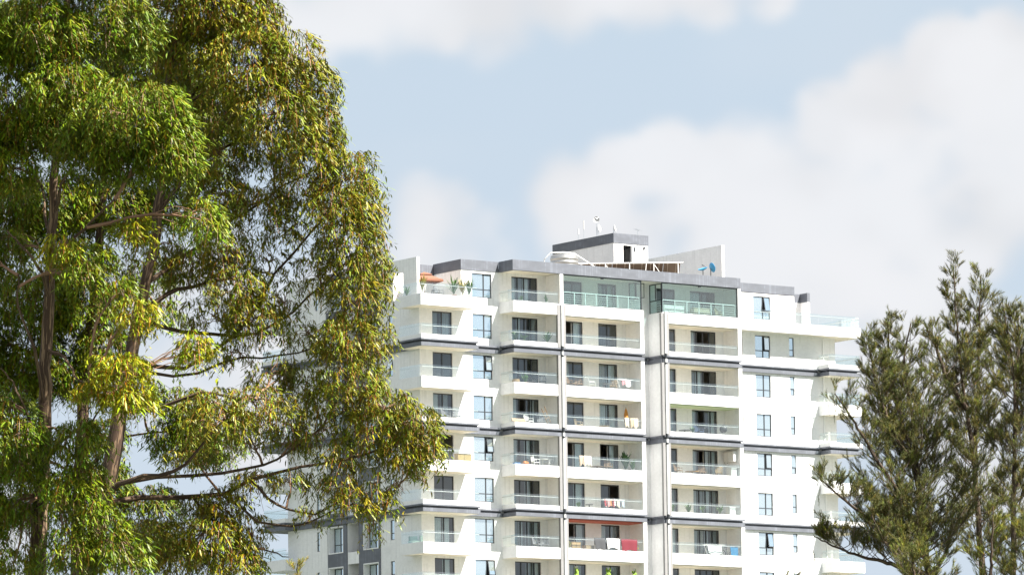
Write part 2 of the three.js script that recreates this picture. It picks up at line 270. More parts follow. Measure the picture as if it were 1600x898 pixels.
for (let k = 0; k <= KMAX; k++) {
  const b = base(k);
  narrowWindow('u', -13.62, -13.25, b + 0.85, b + 2.3, LW, 0);
  // deep-set windows in the dark panels of the left wall, with white reveals
  for (const [n0, n1] of [[-7.35, -5.5], [-11.95, -10.1]]) {
    part('window_reveal', [bx(LW - 0.07, LW + 0.55, b + 0.52, b + 0.598, n0 - 0.06, n1 + 0.06), bx(LW - 0.07, LW + 0.55, b + 2.452, b + 2.53, n0 - 0.06, n1 + 0.06), bx(LW - 0.07, LW + 0.55, b + 0.598, b + 2.452, n0 - 0.06, n0 - 0.002), bx(LW - 0.07, LW + 0.55, b + 0.598, b + 2.452, n1 + 0.002, n1 + 0.06)], M.white);
    const d = 0.45, m = n0 + (n1 - n0) * 0.45, t = b + 1.2;
    const f = part('window', [bx(LW + d, LW + d + 0.06, b + 0.6, b + 0.66, n0, n1), bx(LW + d, LW + d + 0.06, b + 2.39, b + 2.45, n0, n1), bx(LW + d, LW + d + 0.06, b + 0.66, b + 2.39, n0, n0 + 0.06), bx(LW + d, LW + d + 0.06, b + 0.66, b + 2.39, n1 - 0.06, n1), bx(LW + d - 0.005, LW + d + 0.06, b + 0.66, b + 2.39, m - 0.04, m + 0.04), bx(LW + d - 0.003, LW + d + 0.06, t - 0.03, t + 0.03, n0 + 0.06, m - 0.04), bx(LW + d - 0.003, LW + d + 0.06, t - 0.03, t + 0.03, m + 0.04, n1 - 0.06)], M.frame);
    for (const [p, q] of [[n0 + 0.05, m - 0.03], [m + 0.03, n1 - 0.05]]) for (const [y0, y1] of [[b + 0.65, t - 0.02], [t + 0.02, b + 2.4]]) part('pane', [bx(LW + d + 0.025, LW + d + 0.035, y0, y1, p, q)], M.mirror, f);
  }
  // the recess between the panels: back wall and small parapet
  part('recess_wall', [bx(LW + 1.6, LW + 1.7, b + 0.24, b + 2.7, -9.6, -7.9), bx(LW + 0.252, LW + 1.6, b + 0.24, b + 2.7, -9.6, -9.502), bx(LW + 0.252, LW + 1.6, b + 0.24, b + 2.7, -7.998, -7.9)], M.white);
  part('parapet', [bx(LW - 0.02, LW + 0.14, k % 2 ? b + 0.1 : b - 0.38, b + 0.5, -9.5, -8.0)], M.white);
}
// dark slate panels on the left wall, one length between each pair of bands
for (let k = 0; k <= KMAX; k += 2) {
  const top = k ? base(k) + 2.62 : 6.4, bot = base(k + 1) + 0.24;
  for (const [p0, p1, n0, n1] of [[-12.1, -9.55, -11.95, -10.1], [-8.0, -5.23, -7.35, -5.5]]) {
    const h = []; for (const q of [k, k + 1]) if (q <= KMAX) h.push([n0 - 0.062, n1 + 0.062, base(q) + 0.518, base(q) + 2.532]);
    part('slate_panel', [wallSheet('u', p0, p1, bot, top, h, LW - 0.06, 0.058)], M.trim);
  }
}

// ---- floor-edge bands and slabs
// band: white lip, slate bead, dark shadow groove, slate fascia, each a real step, along a run of wall or round a balcony
function bandFront(u0, u1, b, n, body, lipTop = 0.5, lip = true) {
  const g = [bx(u0, u1, b + 0.07, b + 0.19, body, n + 0.06), bx(u0 + 0.03, u1 - 0.03, b - 0.09, b + 0.07, body, Math.max(body + 0.015, n - 0.24)), bx(u0, u1, b - 0.36, b - 0.09, body, n + 0.03)];
  part('slate_band', g, M.trim); if (lip) part('balcony_lip', [bx(u0 + 0.02, u1 - 0.02, b + 0.19, b + lipTop, n - 0.14, n)], M.white);
}
const glassPanels = (parent, run) => { // run: list of [u0, n0, u1, n1, v0, v1]
  for (const [u0, n0, u1, n1, v0, v1] of run) {
    const L = Math.hypot(u1 - u0, n1 - n0), m = Math.max(1, Math.round(L / 1.35));
    for (let i = 0; i < m; i++) { const a = i / m + 0.008 / L, z = (i + 1) / m - 0.008 / L, p = [mixf(u0, u1, a), mixf(n0, n1, a)], q = [mixf(u0, u1, z), mixf(n0, n1, z)];
      part('glass_panel', [Math.abs(u1 - u0) > Math.abs(n1 - n0) ? bx(Math.min(p[0], q[0]), Math.max(p[0], q[0]), v0, v1, n0 - 0.006, n0 + 0.006) : bx(u0 - 0.006, u0 + 0.006, v0, v1, Math.min(p[1], q[1]), Math.max(p[1], q[1]))], M.glass, parent); }
    const dx = n1 === n0 ? 0 : Math.sign(5 - u0) * 0.05, dz = n1 === n0 ? -0.05 : 0;
    part('handrail', [rod([u0 + dx, v1 - 0.17 + VB, n0 + dz], [u1 + dx, v1 - 0.17 + VB, n1 + dz], 0.024)], M.steel, parent);
  }
};
function balcony(k, u0, u1, nf, run, { backs = [], left = null, floorBack = 0.002, right = false } = {}) {
  // u0..u1 by 0..nf slab; backs: further slab rectangles [u0,u1,n0,n1] (wrap round a corner)
  const b = base(k), band = k % 2 === 1;
  const rects = [[u0, u1, floorBack, nf], ...backs];
  const top = band ? b + 0.5 : b + 0.43;
  let slab;
  if (band) {
    const g = []; for (const [p, q, r, s] of rects) { const lo = r === floorBack; g.push(bx(p + 0.16, q - 0.16, b + 0.1, b + 0.26, r + (lo ? 0 : 0.16), s - (lo ? 0.16 : 0))); }
    slab = part('balcony_floor', g, M.tile);
    const tr = []; for (const [p, q, r, s] of rects) { const lo = r === floorBack, e = lo ? 0.06 : 0; tr.push(bx(p - 0.06, q + (right ? 0.06 : 0), b + 0.07, b + 0.19, r, s + e), bx(p + 0.22, q - (right ? 0.22 : 0), b - 0.09, b + 0.07, r + (lo ? 0 : 0.2), s - (lo ? 0.22 : 0)), bx(p - 0.03, q + (right ? 0.03 : 0), b - 0.36, b - 0.09, r, s + (lo ? 0.03 : 0))); }
    part('slate_band', tr, M.trim);
    part('soffit', rects.map(([p, q, r, s]) => bx(p + 0.06, q - 0.06, b - 0.372, b - 0.361, r + (r === floorBack ? 0 : 0.06), s - (r === floorBack ? 0.06 : 0))), M.cream);
  } else {
    slab = part('balcony_floor', rects.map(([p, q, r, s]) => bx(p + 0.15, q - 0.15, b + 0.0, b + 0.26, r + (r === floorBack ? 0 : 0.15), s - (r === floorBack ? 0.15 : 0))), M.tile);
    part('soffit', rects.map(([p, q, r, s]) => bx(p + 0.15, q - (right ? 0.15 : 0.002), b - 0.36, b - 0.3, r + (r === floorBack ? 0 : 0.15), s - (r === floorBack ? 0.15 : 0))), M.cream);
  }
  const y0 = band ? b + 0.19 : b - 0.38, rim = [bx(u0, u1, y0, top, nf - 0.15, nf)];
  if (left !== null) { rim.push(bx(u0, u0 + 0.15, y0, top, left, nf - 0.15)); if (left < 0) rim.push(bx(u0 + 0.15, LW - 0.002, y0, top, left, left + 0.15)); }
  if (right) rim.push(bx(u1 - 0.15, u1, y0, top, -6, nf - 0.15));
  part('balcony_edge', rim, M.white);
  const rail = part('rail_shoe', run.map(([a, n0, c, n1]) => (n0 === n1 ? bx(a, c, top, top + 0.03, n0 - 0.02, n0 + 0.02) : bx(a - 0.02, a + 0.02, top, top + 0.03, Math.min(n0, n1), Math.max(n0, n1)))), M.steel);
  glassPanels(rail, run.map(([a, n0, c, n1]) => [a, n0, c, n1, top + 0.03, b + 1.3]));
}
for (let k = 0; k <= KMAX; k++) {
  const b = base(k), nf = FRONT;
  // corner balcony A wraps the left front corner; at the penthouse it is an open terrace
  balcony(k, 0, 5.05, nf, [[0.07, nf - 0.07, 5.0, nf - 0.07], [0.07, nf - 0.09, 0.07, -1.1]], { left: -1.2, backs: [[0, LW - 0.002, -1.2, 0]] });
  balcony(k, 8.26, 12.42, nf, [[8.33, nf - 0.07, 12.36, nf - 0.07], [8.33, nf - 0.09, 8.33, 0.05]], { left: 0.002 });
  // bays D and E: floor between side walls
  for (const [p, q] of [[12.42, 20.22], [22.0, 29.45]]) {
    const band = k % 2 === 1, w0 = p + (p < 20 ? 0.55 : 0.6), w1 = q - 0.32;
    if (band) { bandFront(p, q, b, nf, 0.004); part('balcony_floor', [bx(w0, w1, b + 0.19, b + 0.27, 0.002, nf - 0.14)], M.tile); }
    else { part('balcony_edge', [bx(p, q, b - 0.38, b + 0.43, nf - 0.15, nf + 0.003), bx(p, p + 0.15, b - 0.38, b + 0.43, 0.003, nf - 0.15)], M.white); part('balcony_floor', [bx(w0, w1, b, b + 0.26, 0.002, nf - 0.15)], M.tile); }
    part('soffit', [bx(p + 0.3, q - 0.3, b - 0.46, b - (band ? 0.362 : 0.38), 0.003, nf - 0.2)], k === 5 && p < 20 ? M.redSoffit : k === 2 && p > 20 ? M.greenSoffit : M.cream);
    if (k) { const top = band ? b + 0.5 : b + 0.43, rail = part('rail_shoe', [bx(w0, w1, top, top + 0.03, nf - 0.1, nf - 0.06)], M.steel); glassPanels(rail, [[w0 + 0.01, nf - 0.08, w1 - 0.01, nf - 0.08, top + 0.03, b + 1.3]]); }
    // side walls of the bay, storey by storey
    const s0 = b + (band ? 0.19 : 0.26), s1 = k ? base(k - 1) + (k % 2 ? -0.46 : -0.36) : 5.7;
    if (k) { part('bay_wall', [bx(p + 0.01, w0, s0, s1 + (k % 2 ? 0.08 : 0.0), 0.002, nf - 0.16)], M.white); part('bay_wall', [bx(w1, q - 0.0, s0 + 0.01, s1 + (k % 2 ? 0.08 : 0), 0.002, nf - 0.004)], M.white);
      if (band) for (const [f0, f1] of [[p - 0.19, p + 0.06], [p + 0.28, p + 0.53]]) part('fin', [bx(f0, f1, b + 0.2, k === 1 ? 3.34 : base(k - 2) - 0.375, nf - 0.165, nf + 0.045)], M.fin); }
  }
  // bands along the plain walls
  if (k % 2 === 1) {
    bandFront(5.06, 8.2, b, 0.15, 0.002, 0.5, false); bandFront(20.23, 21.86, b, 0.15, 0.002, 0.5, false); bandFront(29.46, 38.25, b, 0.15, 0.002, 0.5, false);
    part('slate_band', [bx(21.88, 21.998, b + 0.07, b + 0.19, 0.004, FRONT - 0.1), bx(21.96, 21.998, b - 0.09, b + 0.07, 0.004, FRONT - 0.12), bx(21.9, 21.998, b - 0.36, b - 0.09, 0.004, FRONT - 0.1)], M.trim);
    for (const [n0, n1] of [[-16.1, -1.22]]) part('slate_band', [bx(LW - 0.22, LW - 0.002, b + 0.07, b + 0.19, n0, n1), bx(LW - 0.09, LW - 0.002, b - 0.09, b + 0.07, n0, n1), bx(LW - 0.19, LW - 0.002, b - 0.36, b - 0.09, n0, n1)], M.trim);
  }
  // rear corner balconies wrap the back of the left wall
  {
    const u0 = 0, z0 = -19.3, z1 = -16.2, band = k % 2 === 1, top = band ? b + 0.5 : b + 0.43;
    if (band) { part('slate_band', [bx(u0 - 0.06, LW - 0.002, b + 0.06, b + 0.19, z0, z1), bx(u0 + 0.1, LW - 0.002, b - 0.07, b + 0.06, z0 + 0.1, z1 - 0.1), bx(u0 - 0.02, LW - 0.002, b - 0.36, b - 0.07, z0, z1), bx(LW, 6, b - 0.36, b + 0.19, z0, REAR - 0.002)], M.trim); }
    part('balcony_edge', [bx(u0, LW - 0.003, band ? b + 0.191 : b - 0.38, top, z0 + 0.02, z1 - 0.02), bx(LW, 6, band ? b + 0.191 : b - 0.38, top, z0 + 0.02, REAR - 0.003)], M.white);
    const rail = part('rail_shoe', [bx(u0 + 0.05, u0 + 0.09, top, top + 0.03, z0 + 0.06, z1 - 0.06)], M.steel);
    glassPanels(rail, [[u0 + 0.07, z1 - 0.08, u0 + 0.07, z0 + 0.1, top + 0.03, b + 1.3], [u0 + 0.09, z0 + 0.08, 5.9, z0 + 0.08, top + 0.03, b + 1.3]]);
  }
  // right corner balconies wrap the right front corner; the penthouse has one long terrace
  if (k) {
    balcony(k, 38.27, 41.42, 1.35, [[38.34, 1.28, 41.36, 1.28], [38.34, 1.26, 38.34, 0.05], [41.35, 1.26, 41.35, -5.9]], { left: 0.002, right: true, backs: [[UR + 0.002, 41.42, -6, 0.002]] });
  } else {
    part('balcony_edge', [bx(29.452, 41.55, b - 0.33, b + 0.43, 1.1, 1.25), bx(41.4, 41.55, b - 0.33, b + 0.43, -6, 1.1)], M.white);
    part('balcony_floor', [bx(29.452, 41.4, b + 0.0, b + 0.26, 0.002, 1.1), bx(UR + 0.002, 41.4, b, b + 0.26, -6, 0)], M.tile);
    part('soffit', [bx(29.452, 41.4, b - 0.31, b - 0.25, 0.002, 1.1), bx(UR + 0.002, 41.4, b - 0.31, b - 0.25, -6, 0)], M.cream);
    const rail = part('rail_shoe', [bx(29.5, 41.45, b + 0.43, b + 0.46, 1.15, 1.19)], M.steel);
    glassPanels(rail, [[29.5, 1.17, 41.47, 1.17, b + 0.46, b + 1.3], [41.48, 1.15, 41.48, -5.9, b + 0.46, b + 1.3]]);
  }
}
// drainpipes between the fins with dark collars, and on the right end
for (const u of [12.59, 22.17]) {
  part('drainpipe', [rod([u, -18 + VB, FRONT + 0.1], [u, 3 + 0.43 + VB, FRONT + 0.1], 0.085, 10)], M.pipe);
  for (let k = 1; k <= KMAX; k += 2) part('pipe_collar', [rod([u, base(k) - 0.5 + VB, FRONT + 0.1], [u, base(k) - 0.36 + VB, FRONT + 0.1], 0.1, 10), rod([u, base(k) - 0.08 + VB, FRONT + 0.1], [u, base(k) + 0.3 + VB, FRONT + 0.1], 0.1, 10)], M.frame);
}
part('drainpipe', [rod([38.75, -18 + VB, 0.08], [38.75, 2.6 + VB, 0.08], 0.05, 8)], M.pipe);

// ---- penthouse
{
  const b = 3, rt = 6.45, rb = 5.68;
  // roof parapets, slate
  part('roof_parapet', [bx(8.21, 29.42, rb, rt, FRONT - 0.25, FRONT + 0.03), bx(8.21, 8.46, rb, rt, 0.05, FRONT - 0.25), bx(29.17, 29.42, rb, rt, -16, FRONT - 0.25)], M.trim);
  part('roof_parapet', [bx(4.82, 8.2, rb, rt, -0.2, 0.04), bx(4.82, 5.05, rb, rt, -3.5, -0.2)], M.trim);
  part('roof_parapet', [bx(1.36, 4.8, rb - 0.05, rt - 0.08, -3.72, -3.46)], M.trim);
  part('roof_parapet', [bx(29.44, 36.09, rb + 0.07, rt - 0.02, -0.23, 0.03), bx(35.85, 36.09, rb + 0.07, rt - 0.02, -3.0, -0.23)], M.trim);
  part('roof_parapet', [bx(36.1, 39.2, rb + 0.05, rt - 0.04, -3.42, -3.17), bx(39.21, 39.47, rb + 0.05, rt - 0.02, -3.42, -2.28)], M.trim);
  part('roof_deck', [bx(5.06, 29.15, 5.78, 5.95, -16.5, -0.02), bx(8.47, 29.15, 5.78, 5.95, 0.0, FRONT - 0.26)], M.roof);
  part('soffit', [bx(8.3, 29.3, 5.7, 5.776, 0.002, FRONT - 0.26)], M.cream);
  part('roof_deck', [bx(29.44, 35.84, 5.78, 5.95, -8, -0.24), bx(1.36, 5.0, 5.78, 5.95, -16.5, -3.73)], M.roof);
  // walls of the penthouse set back from the front
  part('wall', [bx(4.85, 5.1, 3.3, rb, -3.46, -0.252)], M.white);
  part('wall', [bx(1.36, 4.84, 3.24, rb - 0.05, -3.72, -3.47)], M.white);
  part('wall', [bx(36.08, 39.2, 3.3, rb + 0.05, -3.42, -3.18), bx(39.22, 39.46, 3.3, rb + 0.05, -3.42, -2.3)], M.white);
  part('wall', [bx(35.82, 36.068, 3.3, 5.72, -3.17, -0.252)], M.white);
  part('terrace_floor', [bx(1.36, 4.84, 3.245, 3.27, -3.45, -0.002)], M.tile);
  part('bay_wall', [bx(12.5, 12.8, 3.44, rb - 0.002, 0.01, FRONT + 0.005)], M.white);
  part('bay_wall', [bx(29.18, 29.44, 3.44, rb - 0.002, 0.01, FRONT + 0.004)], M.white);
  sashWindow(5.82, 7.6, b + 0.72, b + 2.5, 0.62, 0.34, 0);
  sashWindow(32.05, 33.72, b + 0.74, b + 2.5, 0.6, 0.33, 0.2);
  slidingDoor(9.4, 11.78, b + 0.45, b + 2.48, 4, looks.C[0]);
  for (const [q, l] of [['D1', 'dd'], ['D2', 'tt'], ['E1', 'dd'], ['E2', 'cd']]) slidingDoor(DOORS[q][0], DOORS[q][1], b + 0.45, b + 2.48, 2, l);
  // glazed-in loggias: slate frames, tall panes, white inner rails
  function glazed(u0, u1, bars) {
    const n = FRONT - 0.08, f = part('glazing_frame', [bx(u0, u1, 5.6, 5.66, n - 0.05, n + 0.02), bx(u0, u1, 3.435, 3.48, n - 0.05, n + 0.02), bx(u0, u0 + 0.05, 3.48, 5.6, n - 0.05, n + 0.02), bx(u1 - 0.06, u1, 3.48, 5.6, n - 0.05, n + 0.02), bx((u0 + u1) / 2 - 0.12, (u0 + u1) / 2 + 0.12, 5.52, 5.6, n - 0.04, n + 0.03)], M.frame);
    const m = 4, w = (u1 - u0 - 0.12) / m; for (let i = 0; i < m; i++) part('pane', [bx(u0 + 0.06 + w * i + 0.006, u0 + 0.06 + w * (i + 1) - 0.006, 3.48, 5.6, n - 0.02, n - 0.01)], M.roomGlass, f);
    const r = part('inner_rail', [bx(u0 + 0.1, u1 - 0.1, 4.36, 4.41, n - 0.16, n - 0.1)], M.railWhite);
    for (let y = 3.55; y < 4.3; y += 0.155) part('rail_bar', [rod([u0 + 0.1, y + VB, n - 0.13], [u1 - 0.1, y + VB, n - 0.13], 0.014, 5)], M.railWhite, r);
    for (let i = 0; i <= bars; i++) { const u = mixf(u0 + 0.12, u1 - 0.15, i / bars); part('rail_post', [bx(u, u + 0.05, 3.44, 4.36, n - 0.155, n - 0.105)], M.railWhite, r); }
  }
  glazed(12.82, 20.1, 7); glazed(22.02, 29.16, 6);
  // end panes closing the sides on the recess between the two bays, with casements standing open
  for (const [u, s] of [[20.1, 1], [22.02, -1]]) {
    const n0 = 0.2, n1 = FRONT - 0.14, f = part('glazing_frame', [bx(u - 0.03, u + 0.03, 5.56, 5.62, n0, n1), bx(u - 0.03, u + 0.03, 4.33, 4.39, n0, n1), bx(u - 0.03, u + 0.03, 3.44, 5.56, n1 - 0.05, n1), bx(u - 0.03, u + 0.03, 3.44, 5.56, n0, n0 + 0.05), bx(u - 0.03, u + 0.03, 4.39, 5.56, 0.92, 0.97)], M.frame);
    part('pane', [bx(u - 0.006, u + 0.006, 4.39, 5.56, n0 + 0.05, 0.92)], M.roomGlass, f); part('pane', [bx(u - 0.006, u + 0.006, 3.46, 4.33, n0 + 0.05, n1 - 0.05)], M.roomGlass, f);
    const sash = mesh('casement', join([box(-0.02, 0.02, 4.42 + VB, 5.53 + VB, 0, 0.05), box(-0.02, 0.02, 4.42 + VB, 5.53 + VB, 0.6, 0.65), box(-0.02, 0.02, 4.42 + VB, 4.47 + VB, 0.05, 0.6), box(-0.02, 0.02, 5.48 + VB, 5.53 + VB, 0.05, 0.6)]), M.frame, f);
    sash.position.set(u + s * 0.04, 0, 0.98); sash.rotation.y = s * 0.7;
    part('inner_rail', [3.6, 3.78, 3.96, 4.14, 4.3].map((y) => rod([u - s * 0.08, y + VB, n0], [u - s * 0.08, y + VB, n1], 0.014, 5)), M.railWhite);
  }
  part('wall', [bx(20.23, 21.98, 3.3, 5.68, 0.002, 0.02)], M.white);
  // stair tower on the roof with an open doorway
  const T = [23.4, 26.65, -13.8, -6];
  part('stair_tower', [wallSheet('n', T[0], T[1], 5.95, 9.68, [[24.3, 25.13, 7.2, 9.55]], T[3], 0.2), bx(T[0], T[0] + 0.2, 5.95, 9.68, T[2], T[3] - 0.202).toNonIndexed(), bx(T[1] - 0.2, T[1], 5.95, 9.68, T[2], T[3] - 0.202).toNonIndexed(), bx(T[0] + 0.2, T[1] - 0.2, 5.95, 9.68, T[2], T[2] + 0.2).toNonIndexed()], M.white);
  part('stair_tower_roof', [bx(T[0] - 0.04, T[1] + 0.04, 9.68, 10.42, T[2] - 0.04, T[3] + 0.04)], M.trim);
  part('vent_grille', [bx(25.28, 25.44, 9.1, 9.45, T[3], T[3] + 0.02)], M.frame);
  part('wall_lamp', [bx(26.2, 26.3, 9.35, 9.5, T[3] + 0.02, T[3] + 0.16), bx(26.22, 26.26, 9.5, 9.54, T[3], T[3] + 0.1)], M.frame);
  // tall blade wall on the roof
  part('blade_wall', [bx(33.83, 34.08, 5.95, 10.22, -17, -6)], M.white);
}
// ---------------------------------------------------------------- small things on the balconies and the roof
const BAY = { A: 'corner balcony', C: 'balcony beside grey fins', D: 'double-door loggia', E: 'loggia beside wing' };
const FLOORS = ['penthouse', ...['one', 'two', 'three', 'four', 'five', 'six', 'seven'].map((n) => n + ' below penthouse')];
building.updateMatrixWorld();
function put(o, u, v, n, turn = 0) { o.position.copy(building.localToWorld(V(u, v + VB, n))); o.rotation.y = YAW + turn; return o; }
const onFloor = (k) => base(k) + (k % 2 ? 0.272 : 0.262);
const col = (r, g, b, rough = 0.8) => std(C(r * 0.62, g * 0.62, b * 0.62), rough);
const K = { wicker: col(0.3, 0.2, 0.12), wood: col(0.45, 0.28, 0.13, 0.6), whitePl: std(C(0.62, 0.62, 0.61), 0.5), darkPl: col(0.05, 0.055, 0.06, 0.5), grey: col(0.3, 0.31, 0.33), terracotta: col(0.42, 0.17, 0.08), potWhite: col(0.75, 0.74, 0.72), leaf: std(C(0.06, 0.14, 0.025), 0.6, { side: THREE.DoubleSide }), leafDark: std(C(0.025, 0.075, 0.02), 0.6, { side: THREE.DoubleSide }), leafYellow: std(C(0.28, 0.24, 0.04), 0.6, { side: THREE.DoubleSide }), parasol: std(C(0.2, 0.088, 0.055), 0.9, { side: THREE.DoubleSide }) };
function chair(label, mat, group) {
  const t = thing('chair', label, 'chair', group);
  mesh('seat', box(-0.24, 0.24, 0.42, 0.47, -0.24, 0.24), mat, t);
  const back = mesh('backrest', join([box(-0.24, 0.24, 0, 0.04, -0.02, 0.02), box(-0.24, 0.24, 0.4, 0.46, -0.02, 0.02), ...[-0.22, -0.11, 0, 0.11, 0.22].map((x) => box(x - 0.025, x + 0.025, 0.04, 0.4, -0.015, 0.015))]), mat, t); back.position.set(0, 0.47, -0.23); back.rotation.x = -0.2;
  for (const [x, z] of [[-0.21, -0.21], [0.21, -0.21], [-0.21, 0.21], [0.21, 0.21]]) mesh('leg', rod([x * 1.15, 0, z * 1.15], [x, 0.42, z], 0.02, 6), mat, t);
  for (const x of [-0.25, 0.25]) mesh('armrest', join([rod([x, 0.45, 0.2], [x, 0.66, 0.18], 0.016, 5), rod([x, 0.66, 0.2], [x, 0.68, -0.26], 0.02, 5)]), mat, t);
  return t;
}
function table(label, mat, r, h, group) {
  const t = thing('table', label, 'table', group);
  mesh('tabletop', new THREE.CylinderGeometry(r, r * 0.98, 0.04, 20).translate(0, h - 0.02, 0), mat, t);
  mesh('pedestal', tube([V(0, 0, 0), V(0, 0.03, 0), V(0, 0.06, 0), V(0, h - 0.04, 0)], [r * 0.6, r * 0.6, 0.05, 0.04], 12), mat, t);
  return t;
}
// a plant: pot and a head of arching leaves
function plant(label, pot, leaf, h, spread, count, seed, blade = 0.05, group) {
  const t = thing('potted_plant', label, 'plant', group), r = rng(seed), p = [], ix = [], pr = 0.12 + spread * 0.12, ph = 0.24;
  mesh('pot', new THREE.LatheGeometry([[0.001, 0], [pr * 0.72, 0], [pr, ph], [pr * 1.08, ph], [pr * 1.08, ph + 0.03], [pr * 0.9, ph + 0.03], [pr * 0.85, ph - 0.03], [0.001, ph - 0.03]].map(([x, y]) => new THREE.Vector2(x, y)), 16), pot, t);
  for (let i = 0; i < count; i++) {
    const a = r() * 6.283, l = h * (0.5 + 0.55 * r()), out = spread * (0.25 + 0.8 * r()), y0 = ph - 0.03 + r() * h * 0.35, w = blade * (0.7 + 0.6 * r()), px = -Math.sin(a) * w, pz = Math.cos(a) * w;
    const q = [0, 0.35, 0.7, 1].map((s) => [Math.cos(a) * out * s, y0 + (l - (y0 - ph) * 0.5) * (s - 0.45 * s * s * r()), Math.sin(a) * out * s]), k = p.length / 3;
    for (const [s, wi] of [[0, 0.25], [1, 1], [2, 0.9], [3, 0.05]]) p.push(q[s][0] - px * wi, q[s][1], q[s][2] - pz * wi, q[s][0] + px * wi, q[s][1] + 0.01, q[s][2] + pz * wi);
    for (let s = 0; s < 3; s++) ix.push(k + s * 2, k + s * 2 + 1, k + s * 2 + 2, k + s * 2 + 1, k + s * 2 + 3, k + s * 2 + 2);
  }
  const g = new THREE.BufferGeometry(); g.setAttribute('position', new THREE.Float32BufferAttribute(p, 3)); g.setIndex(ix); g.computeVertexNormals();
  mesh('foliage', g, leaf, t); return t;
}
// cloth hung over a rail or a line: two falls of wavy cloth
function cloth(name, label, category, w, drop, mat, seed, group, back = 0.55) {
  const r = rng(seed), nx = 12, ny = 8, p = [], ix = [], ph = r() * 6, f = 6 + r() * 5;
  for (let j = 0; j <= ny; j++) for (let i = 0; i <= nx; i++) { const s = i / nx - 0.5, v = j / ny, d = v < 0.4 ? (0.4 - v) / 0.4 : (v - 0.4) / 0.6, side = v < 0.4 ? -1 : 1, fall = d * drop * (side < 0 ? back : 1) * (1 + 0.12 * Math.sin(s * 5 + ph)); p.push(s * w * (1 - 0.1 * d), -fall, side * (0.02 + 0.05 * d) + 0.03 * d * Math.sin(s * f + ph)); }
  for (let j = 0; j < ny; j++) for (let i = 0; i < nx; i++) { const a = j * (nx + 1) + i, b = a + nx + 1; ix.push(a, b, a + 1, b, b + 1, a + 1); }
  const g = new THREE.BufferGeometry(); g.setAttribute('position', new THREE.Float32BufferAttribute(p, 3)); g.setIndex(ix); g.computeVertexNormals(); mat.side = THREE.DoubleSide;
  const m = mesh(numbered(name), g, mat, scene); tag(m, label, category, group); return m;
}
function dryingRack(label) {
  const t = thing('drying_rack', label, 'drying rack'), w = 0.95;
  mesh('top_frame', join([...[-0.25, -0.13, 0, 0.13, 0.25].map((z) => rod([-w, 0.98, z], [w, 0.98, z], 0.01, 5)), rod([-w, 0.98, -0.27], [-w, 0.98, 0.27], 0.014, 5), rod([w, 0.98, -0.27], [w, 0.98, 0.27], 0.014, 5)]), K.whitePl, t);
  for (const x of [-0.75, 0.75]) for (const s of [-1, 1]) mesh('leg', rod([x, 0, -0.3 * s], [x, 0.98, 0.2 * s], 0.014, 6), K.whitePl, t);
  return t;
}
function bin(name, label, category, w, h, d, mat, lidMat) { // cabinet, crate or chest with doors and a top
  const t = thing(name, label, category);
  mesh('body', box(-w / 2, w / 2, 0.04, h - 0.03, -d / 2, d / 2), mat, t); mesh('top', box(-w / 2 - 0.02, w / 2 + 0.02, h - 0.03, h, -d / 2 - 0.02, d / 2 + 0.02), lidMat ?? mat, t);
  for (const s of [-1, 1]) { const q = mesh('door', box(s > 0 ? 0.01 : -w / 2 + 0.02, s > 0 ? w / 2 - 0.02 : -0.01, 0.08, h - 0.07, d / 2, d / 2 + 0.015), mat, t); mesh('handle', rod([s * 0.05, h * 0.45, d / 2 + 0.02], [s * 0.05, h * 0.6, d / 2 + 0.02], 0.008, 5), M.steel, q); }
  for (const [x, z] of [[-1, -1], [1, -1], [-1, 1], [1, 1]]) mesh('foot', box(x * (w / 2 - 0.06) - 0.03, x * (w / 2 - 0.06) + 0.03, 0, 0.04, z * (d / 2 - 0.06) - 0.03, z * (d / 2 - 0.06) + 0.03), K.darkPl, t);
  return t;
}
const where = (bay, k) => `on the ${BAY[bay]}, ${FLOORS[k]}`;
